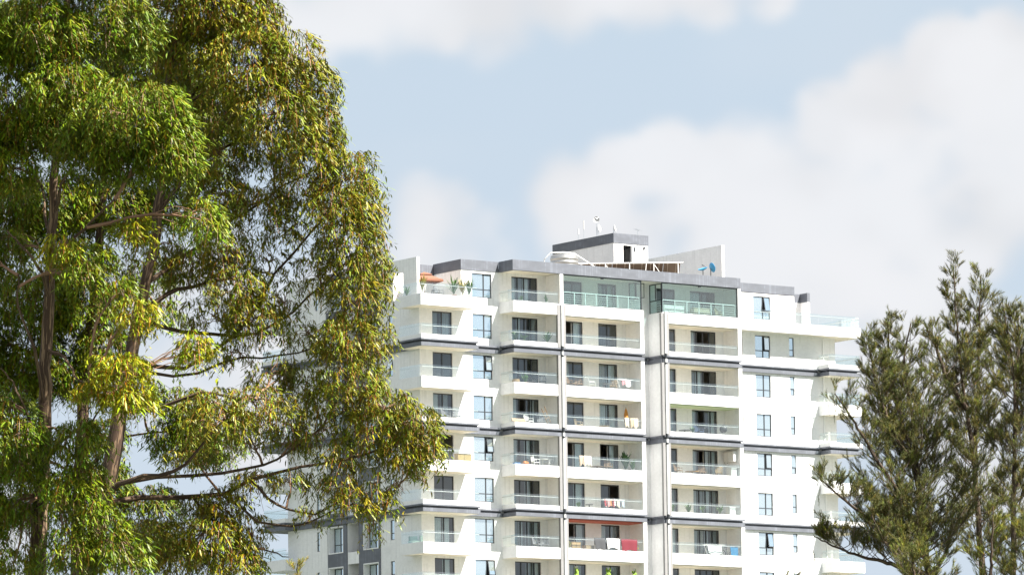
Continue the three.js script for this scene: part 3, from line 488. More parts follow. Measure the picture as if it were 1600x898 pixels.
// penthouse corner terrace: two-tier terracotta parasol, plants
{
  const t = thing('parasol', 'terracotta two-tier square parasol on the open corner roof terrace', 'parasol');
  const roofGeo = (r0, y0, r1, y1) => { const g = new THREE.CylinderGeometry(r0, r1, y0 - y1, 4, 1, true); g.rotateY(Math.PI / 4); g.translate(0, (y0 + y1) / 2, 0); return g.toNonIndexed(); };
  const c = mesh('canopy', join([roofGeo(0.55, 2.3, 1.75, 1.86), roofGeo(1.75, 1.86, 1.76, 1.7)]), K.parasol, t); c.geometry.computeVertexNormals();
  const v = mesh('vent_canopy', join([roofGeo(0.05, 2.58, 0.72, 2.38), roofGeo(0.72, 2.38, 0.73, 2.3)]), K.parasol, t); v.geometry.computeVertexNormals();
  mesh('pole', rod([0, 0.05, 0], [0, 2.55, 0], 0.03, 8), K.wood, t); mesh('base', new THREE.CylinderGeometry(0.3, 0.35, 0.08, 16).translate(0, 0.04, 0), K.grey, t);
  for (let i = 0; i < 4; i++) { const a = i * Math.PI / 2 + Math.PI / 4; mesh('rib', rod([0, 2.25, 0], [Math.cos(a) * 1.7, 1.84, Math.sin(a) * 1.7], 0.014, 5), K.wood, t); }
  t.scale.setScalar(0.88); put(t, 2.75, 3.272, -1.7, -0.25);
  const spots = [[0.45, 1.35, 'yellowing palm in terracotta pot at the outer corner of the roof terrace', K.leafYellow, 1.5, 0.5], [0.5, -0.7, 'spiky green plant at the wall end of the roof terrace', K.leaf, 0.75, 0.35], [3.2, 1.4, 'feathery palm at the glass rail of the roof terrace', K.leaf, 1.5, 0.75], [4.0, 1.35, 'tall yellow-green palm near the roof terrace window', K.leafYellow, 1.55, 0.7], [4.55, 1.4, 'slim green shrub at the inner end of the roof terrace rail', K.leaf, 1.45, 0.5]];
  spots.forEach(([u, n, l, m, h, s], i) => put(plant(l, K.terracotta, m, h, s, 46, 100 + i, 0.03), u, onFloor(0), n));
  put(chair('grey armchair under the parasol on the roof terrace', K.grey), 2.4, onFloor(0), 0.7, 0.4); put(chair('grey armchair by the rear wall of the roof terrace', K.grey), 3.1, 3.272, -0.9, -0.7);
}
// penthouse glazed rooms
put(bin('cabinet', 'long white sideboard inside the glazed penthouse loggia beside the wing', 'cabinet', 1.9, 0.85, 0.45, K.whitePl), 23.6, onFloor(0), 0.9);
put(bin('cabinet', 'tan chest inside the glazed penthouse loggia beside the wing', 'cabinet', 1.5, 0.8, 0.5, col(0.6, 0.5, 0.36)), 26.3, onFloor(0), 0.8);
put(chair('pale cane chair inside the glazed penthouse loggia', col(0.6, 0.48, 0.28)), 28.1, onFloor(0), 0.9, 0.5);
// the rest, storey by storey: bay, storey, u, n
const add = (o, u, k, n, turn) => put(o, u, onFloor(k), n, turn);
add(plant('small spiky plant ' + where('C', 0), K.potWhite, K.leaf, 0.45, 0.25, 20, 1), 9.3, 0, 1.35); add(plant('leafy pot plant near fins ' + where('C', 0), K.potWhite, K.leaf, 0.6, 0.25, 24, 2), 11.5, 0, 1.4);
add(plant('dark leafy plant at outer corner ' + where('C', 1), K.darkPl, K.leafDark, 0.9, 0.4, 40, 3, 0.06), 8.7, 1, 1.35); add(plant('low bushy plant ' + where('C', 1), K.potWhite, K.leaf, 0.6, 0.4, 36, 4), 9.5, 1, 1.4); add(plant('broad bushy plant near fins ' + where('C', 1), K.terracotta, K.leaf, 0.85, 0.5, 44, 5), 11.6, 1, 1.35);
{ const t = thing('basket', 'round straw basket ' + where('C', 2), 'basket'); mesh('bowl', new THREE.LatheGeometry([[0.001, 0], [0.24, 0], [0.3, 0.2], [0.27, 0.42], [0.25, 0.42], [0.27, 0.2], [0.22, 0.03], [0.001, 0.03]].map(([x, y]) => new THREE.Vector2(x, y)), 18), K.wood, t); mesh('rim', new THREE.TorusGeometry(0.27, 0.02, 6, 18).rotateX(Math.PI / 2).translate(0, 0.42, 0), K.wood, t); add(t, 8.75, 2, 1.3); }
add(plant('bushy green plant ' + where('C', 2), K.terracotta, K.leaf, 0.75, 0.35, 36, 6), 9.7, 2, 1.2); add(chair('dark plastic armchair near fins ' + where('C', 2), K.darkPl), 11.4, 2, 1.0, -0.5); add(chair('dark plastic armchair by the door ' + where('C', 2), K.darkPl), 10.6, 2, 0.7, 0.3);
{ const m = cloth('hammock', 'striped tan hammock slung at the end of the short balcony, third floor below penthouse', 'hammock', 1.3, 0.3, col(0.55, 0.38, 0.24), 8, null, 0.9); put(m, 9.0, base(3) + 0.86, 1.2); }
add(chair('white plastic armchair ' + where('C', 3), K.whitePl), 10.1, 3, 1.0, 0.2); add(chair('grey armchair near fins ' + where('C', 3), K.grey), 11.3, 3, 0.9, -0.4); { const t = thing('ladder', 'wooden step ladder leaning near fins, third floor below penthouse', 'ladder'); for (const x of [-0.18, 0.18]) mesh('rail', rod([x, 0, 0], [x, 1.7, 0], 0.022, 5), K.wood, t); for (let y = 0.25; y < 1.6; y += 0.28) mesh('rung', rod([-0.18, y, 0], [0.18, y, 0], 0.014, 5), K.wood, t); t.userData.label += ''; add(t, 11.9, 3, 1.3, 0.2); t.rotation.z = 0.55; }
add(bin('toy_box', 'bright blue toy box at outer corner ' + where('C', 4), 'box', 0.5, 0.32, 0.3, col(0.03, 0.3, 0.75)), 8.8, 4, 1.2); { const t = thing('ride_on_toy', 'orange plastic ride-on toy ' + where('C', 4), 'toy'); mesh('body', new THREE.CapsuleGeometry(0.16, 0.3, 5, 12).rotateZ(Math.PI / 2).translate(0, 0.3, 0), col(0.8, 0.25, 0.05, 0.4), t); for (const x of [-0.2, 0.2]) for (const z of [-0.14, 0.14]) mesh('wheel', new THREE.CylinderGeometry(0.12, 0.12, 0.06, 12).rotateX(Math.PI / 2).translate(x, 0.12, z), col(0.7, 0.5, 0.05), t); mesh('handlebar', join([rod([0.22, 0.4, 0], [0.25, 0.62, 0], 0.02), rod([0.25, 0.62, -0.15], [0.25, 0.62, 0.15], 0.02)]), K.darkPl, t); add(t, 9.5, 4, 1.35, 0.4); }
add(table('round white table ' + where('C', 4), K.whitePl, 0.4, 0.72), 11.3, 4, 1.0); add(chair('white chair beyond round table ' + where('C', 4), K.whitePl), 11.9, 4, 0.9, -1.3); add(chair('white chair between door and round table ' + where('C', 4), K.whitePl), 10.7, 4, 0.95, 1.4);
add(chair('grey plastic chair near fins ' + where('C', 6), K.grey), 11.5, 6, 0.9, -0.6); add(chair('grey plastic chair by door ' + where('C', 6), K.grey), 10.7, 6, 1.0, 0.5);
add(chair('slim grey wire chair ' + where('A', 3), K.grey, null), 2.7, 3, 1.0, 0.3); add(chair('grey wire chair by the white wall ' + where('A', 3), K.grey), 3.6, 3, 1.05, -0.4);
add(bin('cabinet', 'yellow wooden cabinet ' + where('A', 4), 'cabinet', 1.2, 0.72, 0.45, col(0.62, 0.42, 0.16)), 3.9, 4, 1.3);
{ const t = thing('sofa', 'pale green curved outdoor sofa ' + where('A', 6), 'sofa'); const g = new THREE.CylinderGeometry(0.6, 0.6, 0.75, 20, 1, true, 0, Math.PI), gi = new THREE.CylinderGeometry(0.48, 0.48, 0.75, 20, 1, true, 0, Math.PI); const m = std(C(0.42, 0.6, 0.55), 0.9, { side: THREE.DoubleSide }); mesh('backrest', join([g, gi, new THREE.RingGeometry(0.48, 0.6, 20, 1, 0, Math.PI).rotateX(-Math.PI / 2).rotateY(-Math.PI / 2).translate(0, 0.375, 0)]).translate(0, 0.4, 0), m, t); mesh('seat', new THREE.CylinderGeometry(0.48, 0.46, 0.36, 20).translate(0, 0.2, 0), m, t); add(t, 0.68, 6, -0.3, 0.2); }
add(chair('dark wicker armchair by the first door ' + where('D', 2), K.wicker), 14.0, 2, 1.0, 0.5); add(chair('second dark wicker armchair ' + where('D', 2), K.wicker), 14.8, 2, 0.9, -0.4); add(chair('white deck chair ' + where('D', 2), K.whitePl), 15.9, 2, 1.1, 0.9); add(table('low glass-grey table ' + where('D', 2), K.grey, 0.35, 0.6), 17.2, 2, 1.2); add(chair('tan cane chair by low table ' + where('D', 2), col(0.55, 0.42, 0.28)), 17.9, 2, 1.0, -0.8);
add(dryingRack('white folding drying rack by the end wall ' + where('D', 2)), 19.1, 2, 1.0, 0.1); { const m = cloth('towel', 'white towel with pink edge over the drying rack, second floor below penthouse', 'towel', 0.7, 0.5, col(0.82, 0.8, 0.8), 21); put(m, 19.35, onFloor(2) + 1.0, 1.0); const n = cloth('towel', 'pink towel over the white drying rack, second floor below penthouse', 'towel', 0.35, 0.4, col(0.72, 0.3, 0.33), 22); put(n, 18.8, onFloor(2) + 1.0, 1.05); }
{ const t = thing('closed_parasol', 'closed orange parasol standing ' + where('D', 3), 'parasol'); mesh('folded_canopy', tube([V(0, 0.7, 0), V(0, 0.9, 0), V(0.01, 1.4, 0), V(0, 1.75, 0), V(0, 1.85, 0)], [0.05, 0.15, 0.16, 0.08, 0.02], 9), col(0.72, 0.32, 0.06), t); mesh('pole', rod([0, 0.05, 0], [0, 1.95, 0], 0.022), K.wood, t); mesh('base', new THREE.CylinderGeometry(0.22, 0.25, 0.07, 14).translate(0, 0.035, 0), K.grey, t); add(t, 19.1, 3, 0.9); }
{ const g = 'cream cloths over the third floor rail'; [[18.55, col(0.66, 0.6, 0.48)], [19.05, col(0.5, 0.42, 0.3)], [19.4, col(0.7, 0.64, 0.52)]].forEach(([u, m], i) => put(cloth('cloth', ['pale cream cloth', 'brown-toned cloth', 'cream cloth by end wall'][i] + ' over glass rail below closed orange parasol', 'cloth', 0.38, 0.72, m, 30 + i, g), u, base(3) + 1.36, FRONT - 0.09)); }
add(chair('low tan lounge chair ' + where('D', 3), col(0.6, 0.5, 0.36)), 14.9, 3, 0.7, 0.6); add(table('low tan table ' + where('D', 3), col(0.55, 0.45, 0.32), 0.4, 0.45), 17.0, 3, 1.0);
{ const g = 'cloths over the fourth floor rail'; [[14.3, col(0.5, 0.42, 0.33)], [15.05, col(0.62, 0.58, 0.5)], [14.7, col(0.66, 0.62, 0.54)]].forEach(([u, m], i) => put(cloth('cloth', ['brown-grey cloth', 'pale cloth next to doorway', 'cream cloth in the middle'][i] + ' over loggia rail, four below penthouse', 'cloth', 0.36, 0.75, m, 40 + i, g), u, base(4) + 1.36, FRONT - 0.09)); }
add(table('low brown coffee table ' + where('D', 4), K.wicker, 0.5, 0.4), 16.2, 4, 1.1); add(chair('brown wicker chair ' + where('D', 4), K.wicker), 17.4, 4, 0.9, -0.3); add(plant('tall dark broad-leaved plant ' + where('D', 4), K.potWhite, K.leafDark, 1.45, 0.55, 60, 50, 0.1), 18.9, 4, 1.0); add(plant('bright green plant beside tall dark plant ' + where('D', 4), K.potWhite, K.leaf, 0.9, 0.35, 36, 51, 0.05), 19.3, 4, 1.35);
add(dryingRack('drying rack full of coloured washing ' + where('D', 5)), 17.7, 5, 1.1, 0); { const cs = [['red', 0.55, 0.06, 0.07], ['pink', 0.7, 0.35, 0.35], ['orange', 0.75, 0.3, 0.1], ['dark red', 0.3, 0.03, 0.04], ['white', 0.8, 0.8, 0.8], ['cream', 0.7, 0.65, 0.5], ['navy', 0.04, 0.06, 0.14], ['pale blue', 0.5, 0.6, 0.72]]; cs.forEach(([n, r, g, b], i) => put(cloth('garment', n + ' garment hanging on the fifth floor drying rack', 'garment', 0.18 + 0.05 * (i % 3), 0.5 + 0.07 * (i % 2), col(r, g, b), 60 + i), 16.9 + i * 0.22, onFloor(5) + 1.0, 1.12 + (i % 2) * 0.1)); }
add(plant('low green plant at first door ' + where('D', 5), K.potWhite, K.leaf, 0.5, 0.3, 30, 70), 14.2, 5, 1.4); add(table('small dark table ' + where('D', 5), K.darkPl, 0.3, 0.55), 15.5, 5, 1.0);
[['grey blanket over loggia rail, sixth floor below penthouse', 15.9, 1.0, 0.95, col(0.07, 0.075, 0.085), 80], ['white sheet over loggia rail between grey and red blankets', 17.1, 1.2, 0.8, col(0.78, 0.79, 0.8), 81], ['red blanket over loggia rail, sixth floor below penthouse', 18.6, 1.5, 0.95, col(0.2, 0.012, 0.03), 82]].forEach(([l, u, w, d, m, s]) => put(cloth('blanket', l, 'blanket', w, d, m, s), u, base(6) + 1.36, FRONT - 0.09));
add(bin('box', 'tan cardboard box at first door ' + where('D', 6), 'box', 0.8, 0.7, 0.5, col(0.5, 0.33, 0.16)), 14.0, 6, 1.1); add(bin('box', 'wide tan cardboard box ' + where('D', 6), 'box', 0.8, 0.5, 0.5, col(0.48, 0.34, 0.2)), 15.2, 6, 1.2); add(chair('yellow plastic chair at end wall ' + where('D', 6), col(0.75, 0.55, 0.1)), 19.5, 6, 1.2, -0.4); add(plant('flowering plant at the fin ' + where('D', 6), K.potWhite, K.leafYellow, 0.6, 0.25, 26, 85), 13.3, 6, 1.45);
for (const [u, i] of [[14.1, 0], [17.0, 1], [19.4, 2]]) { // hanging plants under the ceiling, cord and trailing head
  const t = thing('hanging_plant', 'trailing green plant hung from loggia ceiling ' + ['by first door', 'before second door', 'by end wall'][i] + ', seven below penthouse', 'plant', 'hanging plants on the lowest visible loggia'), r = rng(90 + i), p = [], ix = [];
  for (let j = 0; j < 60; j++) { const a = r() * 6.28, rr = 0.16 * r(), y = -0.35 - r() * 0.85, x = Math.cos(a) * rr, z = Math.sin(a) * rr, k = p.length / 3, w = 0.05 + 0.04 * r(); p.push(x - w, y, z, x + w, y + 0.05, z, x + w * 0.3, y - 0.16, z + 0.04); ix.push(k, k + 1, k + 2); }
  const g = new THREE.BufferGeometry(); g.setAttribute('position', new THREE.Float32BufferAttribute(p, 3)); g.setIndex(ix); g.computeVertexNormals(); mesh('foliage', g, std(C(0.2, 0.32, 0.03), 0.7, { side: THREE.DoubleSide }), t); mesh('cord', rod([0, 0, 0], [0, -0.5, 0], 0.008, 4), K.whitePl, t); mesh('pot', new THREE.CylinderGeometry(0.13, 0.09, 0.16, 12).translate(0, -0.42, 0), K.potWhite, t); put(t, u, base(6) - 0.46, 1.2); }
add(table('dark round table with plants ' + where('E', 3), K.darkPl, 0.45, 0.5), 24.5, 3, 1.0); add(plant('small plant beside dark table ' + where('E', 3), K.terracotta, K.leafDark, 0.55, 0.3, 30, 95), 24.9, 3, 1.45); add(chair('dark blue chair ' + where('E', 3), col(0.06, 0.1, 0.2)), 25.9, 3, 1.0, 0.3);
{ const t = thing('barbecue', 'dark kettle barbecue by end wall ' + where('E', 3), 'barbecue'); mesh('bowl', new THREE.SphereGeometry(0.3, 16, 8, 0, 6.2832, Math.PI / 2, Math.PI / 2).translate(0, 0.75, 0), K.darkPl, t); mesh('lid', new THREE.SphereGeometry(0.3, 16, 8, 0, 6.2832, 0, Math.PI / 2).translate(0, 0.76, 0), K.darkPl, t); for (let i = 0; i < 3; i++) { const a = i * 2.094; mesh('leg', rod([Math.cos(a) * 0.3, 0, Math.sin(a) * 0.3], [Math.cos(a) * 0.18, 0.58, Math.sin(a) * 0.18], 0.014), M.steel, t); } add(t, 28.2, 3, 1.0); }
add(chair('round wicker chair by first door ' + where('E', 4), K.wicker), 23.9, 4, 0.95, 0.5); add(table('low wooden table ' + where('E', 4), K.wood, 0.55, 0.42), 25.0, 4, 1.2); add(chair('second round wicker chair ' + where('E', 4), K.wicker), 26.2, 4, 0.9, -0.4); add(bin('box', 'white utility box by end wall ' + where('E', 4), 'box', 0.5, 0.8, 0.5, K.whitePl), 28.7, 4, 1.3); add(chair('tan rattan chair near white box ' + where('E', 4), col(0.5, 0.38, 0.22)), 27.7, 4, 1.0, -0.7);
{ const t = bin('wall_cabinet', 'white kitchen cabinet hung on end wall, fourth floor below penthouse', 'cabinet', 1.2, 0.8, 0.35, K.whitePl); put(t, 28.93, base(4) + 1.55, 0.85, -Math.PI / 2); }
[[22.9, 'at the fin'], [24.4, 'by first door'], [25.8, 'before wide door'], [27.4, 'near white box']].forEach(([u, s], i) => add(plant(`green plant in white pot ${s}, fifth floor loggia beside wing`, K.potWhite, K.leaf, 0.75, 0.35, 40, 120 + i, 0.045), u, 5, 1.4));
add(bin('box', 'white utility box by end wall ' + where('E', 5), 'box', 0.55, 0.85, 0.5, K.whitePl), 28.5, 5, 1.3);
add(dryingRack('drying rack under white sheets ' + where('E', 6)), 26.9, 6, 1.2, 0); { const m = cloth('sheet', 'white sheet draped over the sixth floor drying rack beside wing', 'sheet', 1.35, 0.75, col(0.82, 0.82, 0.82), 130, null, 1); put(m, 26.9, onFloor(6) + 1.03, 1.3); const n = cloth('towel', 'bright blue towel hanging by end wall, sixth floor loggia beside wing', 'towel', 0.75, 0.9, col(0.012, 0.22, 0.45), 131); put(n, 28.5, base(6) + 1.2, FRONT - 0.16); }
{ const t = thing('bicycle', 'dark bicycle leaning behind blue towel, sixth floor loggia beside wing', 'bicycle'); for (const x of [-0.5, 0.5]) { const w = mesh('wheel', new THREE.TorusGeometry(0.31, 0.03, 6, 22).translate(x, 0.34, 0), K.darkPl, t); const sp = []; for (let i = 0; i < 8; i++) { const a = i * Math.PI / 4; sp.push(rod([x, 0.34, 0], [x + Math.cos(a) * 0.3, 0.34 + Math.sin(a) * 0.3, 0], 0.004, 4)); } mesh('spokes', join(sp), M.steel, w); } mesh('frame', join([rod([-0.5, 0.34, 0], [-0.15, 0.75, 0], 0.018), rod([-0.5, 0.34, 0], [-0.05, 0.3, 0], 0.016), rod([-0.05, 0.3, 0], [-0.15, 0.85, 0], 0.018), rod([-0.15, 0.75, 0], [0.38, 0.78, 0], 0.02), rod([-0.05, 0.3, 0], [0.4, 0.72, 0], 0.02), rod([0.5, 0.34, 0], [0.36, 0.92, 0], 0.018)]), K.darkPl, t); mesh('saddle', box(-0.28, -0.04, 0.85, 0.9, -0.06, 0.06), K.darkPl, t); mesh('handlebar', rod([0.34, 0.95, -0.25], [0.34, 0.95, 0.25], 0.014), K.darkPl, t); add(t, 28.4, 6, 1.0); }

// ---- roof: tank, pipes, solar rack, dishes, aerials
{
  const t = thing('water_tank', 'corrugated steel water tank on the roof behind the parapet', 'water tank'), pr = [[0.001, 0], [1.06, 0]]; for (let y = 0; y <= 1.5; y += 0.05) pr.push([1.04 + 0.022 * Math.sin(y / 0.3 * 6.283), y]); pr.push([1.0, 1.54], [0.3, 1.62], [0.001, 1.62]);
  mesh('shell', new THREE.LatheGeometry(pr.map(([x, y]) => new THREE.Vector2(x, y)), 40), M.tank, t); mesh('hatch', new THREE.CylinderGeometry(0.25, 0.25, 0.08, 18).translate(0, 1.64, 0), M.tank, t); put(t, 15.0, 5.952, -1.0);
  const p = thing('water_pipe', 'white pipe bent over the roof water tank and down to the deck', 'pipe'); mesh('pipe', tube([[-0.9, 0, -1.3], [-0.9, 1.35, -1.25], [-0.75, 1.78, -0.6], [0.0, 1.8, 0.0], [0.8, 1.74, 0.2], [2.2, 1.05, 0.3], [2.9, 0.72, 0.3], [3.1, 0, 0.3]].map((q) => V(...q)), Array(8).fill(0.045), 8), M.pipe, p); mesh('elbow', new THREE.SphereGeometry(0.06, 10, 8).translate(0.8, 1.74, 0.2), M.pipe, p); put(p, 14.9, 5.952, -0.9);
}
{ // tilted rack of solar panels, turned away from the front of the building
  const t = thing('solar_rack', 'tilted rack of solar panels on white posts, brown undersides showing, on the roof', 'solar panels'); const L = 7.7, hi = 1.52, lo = 0.8, d = 2.6, m = 6, w = L / m, brown = col(0.24, 0.16, 0.115), tilt = Math.atan2(hi - lo, d);
  for (let i = 0; i < m; i++) { const q = mesh('panel', box(0.02, w - 0.02, -0.02, 0.02, -d / 2, d / 2), i % 2 ? col(0.3, 0.22, 0.165) : brown, t); q.position.set(-L / 2 + i * w, (hi + lo) / 2, -d / 2); q.rotation.x = -tilt; mesh('cell_face', box(0.05, w - 0.05, 0.021, 0.03, -d / 2 + 0.04, d / 2 - 0.04), col(0.02, 0.03, 0.07, 0.15), q); mesh('panel_rib', join([box(0.3, 0.36, -0.07, -0.021, -d / 2, d / 2), box(w - 0.36, w - 0.3, -0.07, -0.021, -d / 2, d / 2)]), col(0.6, 0.5, 0.42), q); }
  mesh('front_beam', rod([-L / 2 - 0.2, hi - 0.02, 0.05], [L / 2 + 0.2, hi - 0.02, 0.05], 0.05, 8), M.pipe, t); mesh('rear_beam', rod([-L / 2, lo - 0.07, -d], [L / 2, lo - 0.07, -d], 0.04, 8), M.pipe, t);
  for (let i = 0; i <= 4; i++) { const x = -L / 2 + 0.2 + i * (L - 0.4) / 4; mesh('post', rod([x, 0, 0.05], [x, hi - 0.05, 0.05], 0.035, 8), M.pipe, t); mesh('post', rod([x, 0, -d], [x, lo - 0.1, -d], 0.035, 8), M.pipe, t); if (i % 2) mesh('brace', rod([x, hi - 0.1, 0.05], [x + 0.7, 0.4, 0.05], 0.025, 6), M.pipe, t); }
  put(t, 21.5, 5.952, -1.55, -YAW + 0.02); t.rotation.y = 0.02;
}
function dish(name, label, r, mat, pos, aim, pole, armMat) {
  const t = thing(name, label, 'satellite dish'), pr = []; for (let i = 0; i <= 8; i++) { const q = i / 8 * r; pr.push(new THREE.Vector2(Math.max(0.001, q), q * q / (4 * r * 0.62))); } for (let i = 8; i >= 0; i--) { const q = i / 8 * r; pr.push(new THREE.Vector2(Math.max(0.001, q), q * q / (4 * r * 0.62) - 0.02)); }
  const d = mesh('reflector', new THREE.LatheGeometry(pr, 28), mat, t); d.position.set(0, pole, 0); d.quaternion.setFromUnitVectors(V(0, 1, 0), V(...aim).normalize());
  mesh('feed_arm', join([rod([r * 0.9, r * 0.36, 0], [r * 0.25, r * 0.95, 0], 0.018, 6), rod([r * 0.3, r * 0.9, 0], [r * 0.12, r * 1.05, 0], 0.045, 8)]), armMat, d);
  mesh('mast', tube([V(0, 0, 0), V(0, pole * 0.75, -0.02), V(0, pole, -0.02)], [0.03, 0.03, 0.03], 8), armMat, t); put(t, ...pos); return t;
}
const blueD = std(C(0.05, 0.3, 0.55), 0.45), whiteD = std(C(0.5, 0.5, 0.5), 0.5);
dish('satellite_dish', 'blue satellite dish standing upright on the roof before the blade wall', 0.38, blueD, [28.75, 5.952, -0.9], [0.9, 0.32, 0.1], 1.55, K.darkPl);
dish('satellite_dish', 'blue satellite dish tilted to the sky on the roof parapet', 0.38, blueD, [27.85, 5.952, -0.7], [-0.3, 0.9, 0.0], 1.3, K.darkPl);
const STOP = 10.422;
dish('antenna_dish', 'upper small white dish on the stair tower mast', 0.25, whiteD, [24.2, STOP, -9.2], [-0.7, 0.1, 0.6], 1.45, M.steel); dish('antenna_dish', 'lower small white dish on the stair tower mast', 0.28, whiteD, [24.3, STOP, -9.15], [0.5, 0.1, 0.8], 0.8, M.steel); dish('antenna_dish', 'white round dish near the front of the stair tower', 0.28, whiteD, [24.1, STOP, -6.9], [0.7, 0.15, 0.7], 0.5, M.steel);
for (const [n, h, l] of [[-11.3, 1.0, 'thick short aerial rod on stair tower roof'], [-10.6, 1.55, 'slim tall aerial rod on stair tower roof']]) { const t = thing('aerial', l, 'aerial'); mesh('rod', rod([0, 0, 0], [0, h, 0], 0.022, 6), M.steel, t); mesh('antenna_head', rod([0, h * 0.55, 0], [0, h, 0], 0.045, 8), whiteD, t); put(t, 24.0, STOP, n); }
{ const t = thing('aerial', 'television aerial with crossbars at the stair tower front', 'aerial'); mesh('mast', rod([0, 0, 0], [0, 0.5, 0], 0.02, 6), M.steel, t); mesh('boom', rod([-0.4, 0.5, 0], [0.4, 0.44, 0], 0.014, 5), M.steel, t); for (let i = 0; i < 5; i++) mesh('crossbar', rod([-0.35 + i * 0.17, 0.5 - i * 0.012, -0.18], [-0.35 + i * 0.17, 0.5 - i * 0.012, 0.18], 0.01, 4), M.steel, t); put(t, 26.0, STOP, -6.4, 0.4); }
// ---------------------------------------------------------------- trees
const barkMap = tex(256, 1024, (u, v) => { const n = tfbm(u, v, 8, 4), s = tfbm((u * 3) % 1, v, 16, 3), q = tfbm(u, (v * 0.25) % 1, 32, 2), peel = smooth(0.52, 0.6, n * 0.6 + q * 0.4); return [mixf(0.33, 0.62, peel) * (0.7 + 0.5 * s), mixf(0.265, 0.545, peel) * (0.7 + 0.5 * s), mixf(0.21, 0.45, peel) * (0.7 + 0.5 * s)]; });
barkMap.repeat.set(2, 0.5);
const bark = std(C(0.56, 0.48, 0.42), 0.9, { map: barkMap, bumpMap: barkMap, bumpScale: 0.02 }), barkGrey = std(C(0.72, 0.64, 0.55), 0.9, { map: barkMap, bumpMap: barkMap, bumpScale: 0.015 }), twigMat = std(C(0.22, 0.125, 0.075), 0.8), darkTwig = std(C(0.09, 0.068, 0.05), 0.85), barkDark = std(C(0.34, 0.31, 0.28), 0.9, { map: barkMap });
const leafMat = new THREE.MeshPhysicalMaterial({ color: 0xffffff, vertexColors: true, roughness: 0.45, specularIntensity: 0.55, side: THREE.DoubleSide });
const needleMat = new THREE.MeshStandardMaterial({ color: 0xffffff, vertexColors: true, roughness: 0.7, side: THREE.DoubleSide });
// sprays of sickle-shaped hanging leaves on a thin red-brown twig
function leafSpray(seed, leaves, spread, droop, size) {
  const r = rng(seed), p = [], c = [], ix = [], L = 0.28 + 0.1 * r();
  const path = (s) => V(Math.sin(s * 1.2) * L * 0.55, -droop * s * s * L + 0.06 * Math.sin(s * 3), (r() - 0.5) * 0.01);
  { const k = p.length / 3; for (let i = 0; i <= 3; i++) { const q = path(i / 3), w = 0.0045 * (1 - i / 5); p.push(q.x, q.y, -w, q.x, q.y + w, w); c.push(1.4, 0.45, 0.5, 1.4, 0.45, 0.5); } for (let i = 0; i < 3; i++) ix.push(k + i * 2, k + i * 2 + 1, k + i * 2 + 2, k + i * 2 + 1, k + i * 2 + 3, k + i * 2 + 2); }
  for (let l = 0; l < leaves; l++) {
    const s = 0.15 + 0.85 * (l + r() * 0.6) / leaves, o = path(s), len = (0.07 + 0.07 * r()) * size, w = (0.0068 + 0.0045 * r()) * (0.6 + 0.4 * size), yaw = r() * 6.283;
    const tilt = spread * (0.15 + r() * 0.9), d = V(Math.cos(yaw) * Math.sin(tilt), -Math.cos(tilt), Math.sin(yaw) * Math.sin(tilt)), side = V(-Math.sin(yaw + 1.2 * (r() - 0.5)), (r() - 0.5) * 0.5, Math.cos(yaw)).cross(d).cross(d).normalize(), curl = V(Math.cos(yaw), 0, Math.sin(yaw)).multiplyScalar(0.035 * (r() - 0.2));
    o.add(V((r() - 0.5) * 0.1, (r() - 0.5) * 0.04, (r() - 0.5) * 0.1));
    let t = 0.72 + 0.56 * r(), cr = t * (0.8 + 0.4 * r()), cg = t, cb = t * (0.6 + 0.6 * r()); if (r() < 0.045) { cr *= 2.1; cg *= 0.95; } else if (r() < 0.12) { cr *= 1.35; cg *= 1.18; }
    const k = p.length / 3; for (const [f, wi] of [[0, 0.12], [0.3, 1], [0.65, 0.8], [1, 0]]) { const q = o.clone().addScaledVector(d, len * f).addScaledVector(curl, Math.sin(f * 3.14) + f * 0.5).addScaledVector(side, 0.02 * f * f); if (wi) { p.push(q.x - side.x * w * wi, q.y - side.y * w * wi, q.z - side.z * w * wi, q.x + side.x * w * wi, q.y + side.y * w * wi, q.z + side.z * w * wi); c.push(cr, cg, cb, cr, cg, cb); } else { p.push(q.x, q.y, q.z); c.push(cr, cg, cb); } }
    ix.push(k, k + 1, k + 2, k + 1, k + 3, k + 2, k + 2, k + 3, k + 4, k + 3, k + 5, k + 4, k + 4, k + 5, k + 6);
  }
  const g = new THREE.BufferGeometry(); g.setAttribute('position', new THREE.Float32BufferAttribute(p, 3)); g.setAttribute('color', new THREE.Float32BufferAttribute(c, 3)); g.setIndex(ix); g.computeVertexNormals(); return g;
}
const SPRAYS = [0, 1, 2, 3, 4].map((i) => leafSpray(300 + i, [18, 14, 16, 13, 15][i], 0.8 + 0.12 * (i % 3), 0.45 + 0.25 * (i % 3), [0.72, 1, 0.85, 1.2, 0.95][i]));
const bend = (pts, n, wob, r) => { const c = new THREE.CatmullRomCurve3(pts); return Array.from({ length: n + 1 }, (_, i) => { const q = c.getPoint(i / n), w = i && i < n ? wob : 0; return q.add(V((r() - 0.5) * w, (r() - 0.5) * w, (r() - 0.5) * w)); }); };
const taper = (n, a, b) => Array.from({ length: n + 1 }, (_, i) => mixf(a, b, Math.pow(i / n, 0.8)));
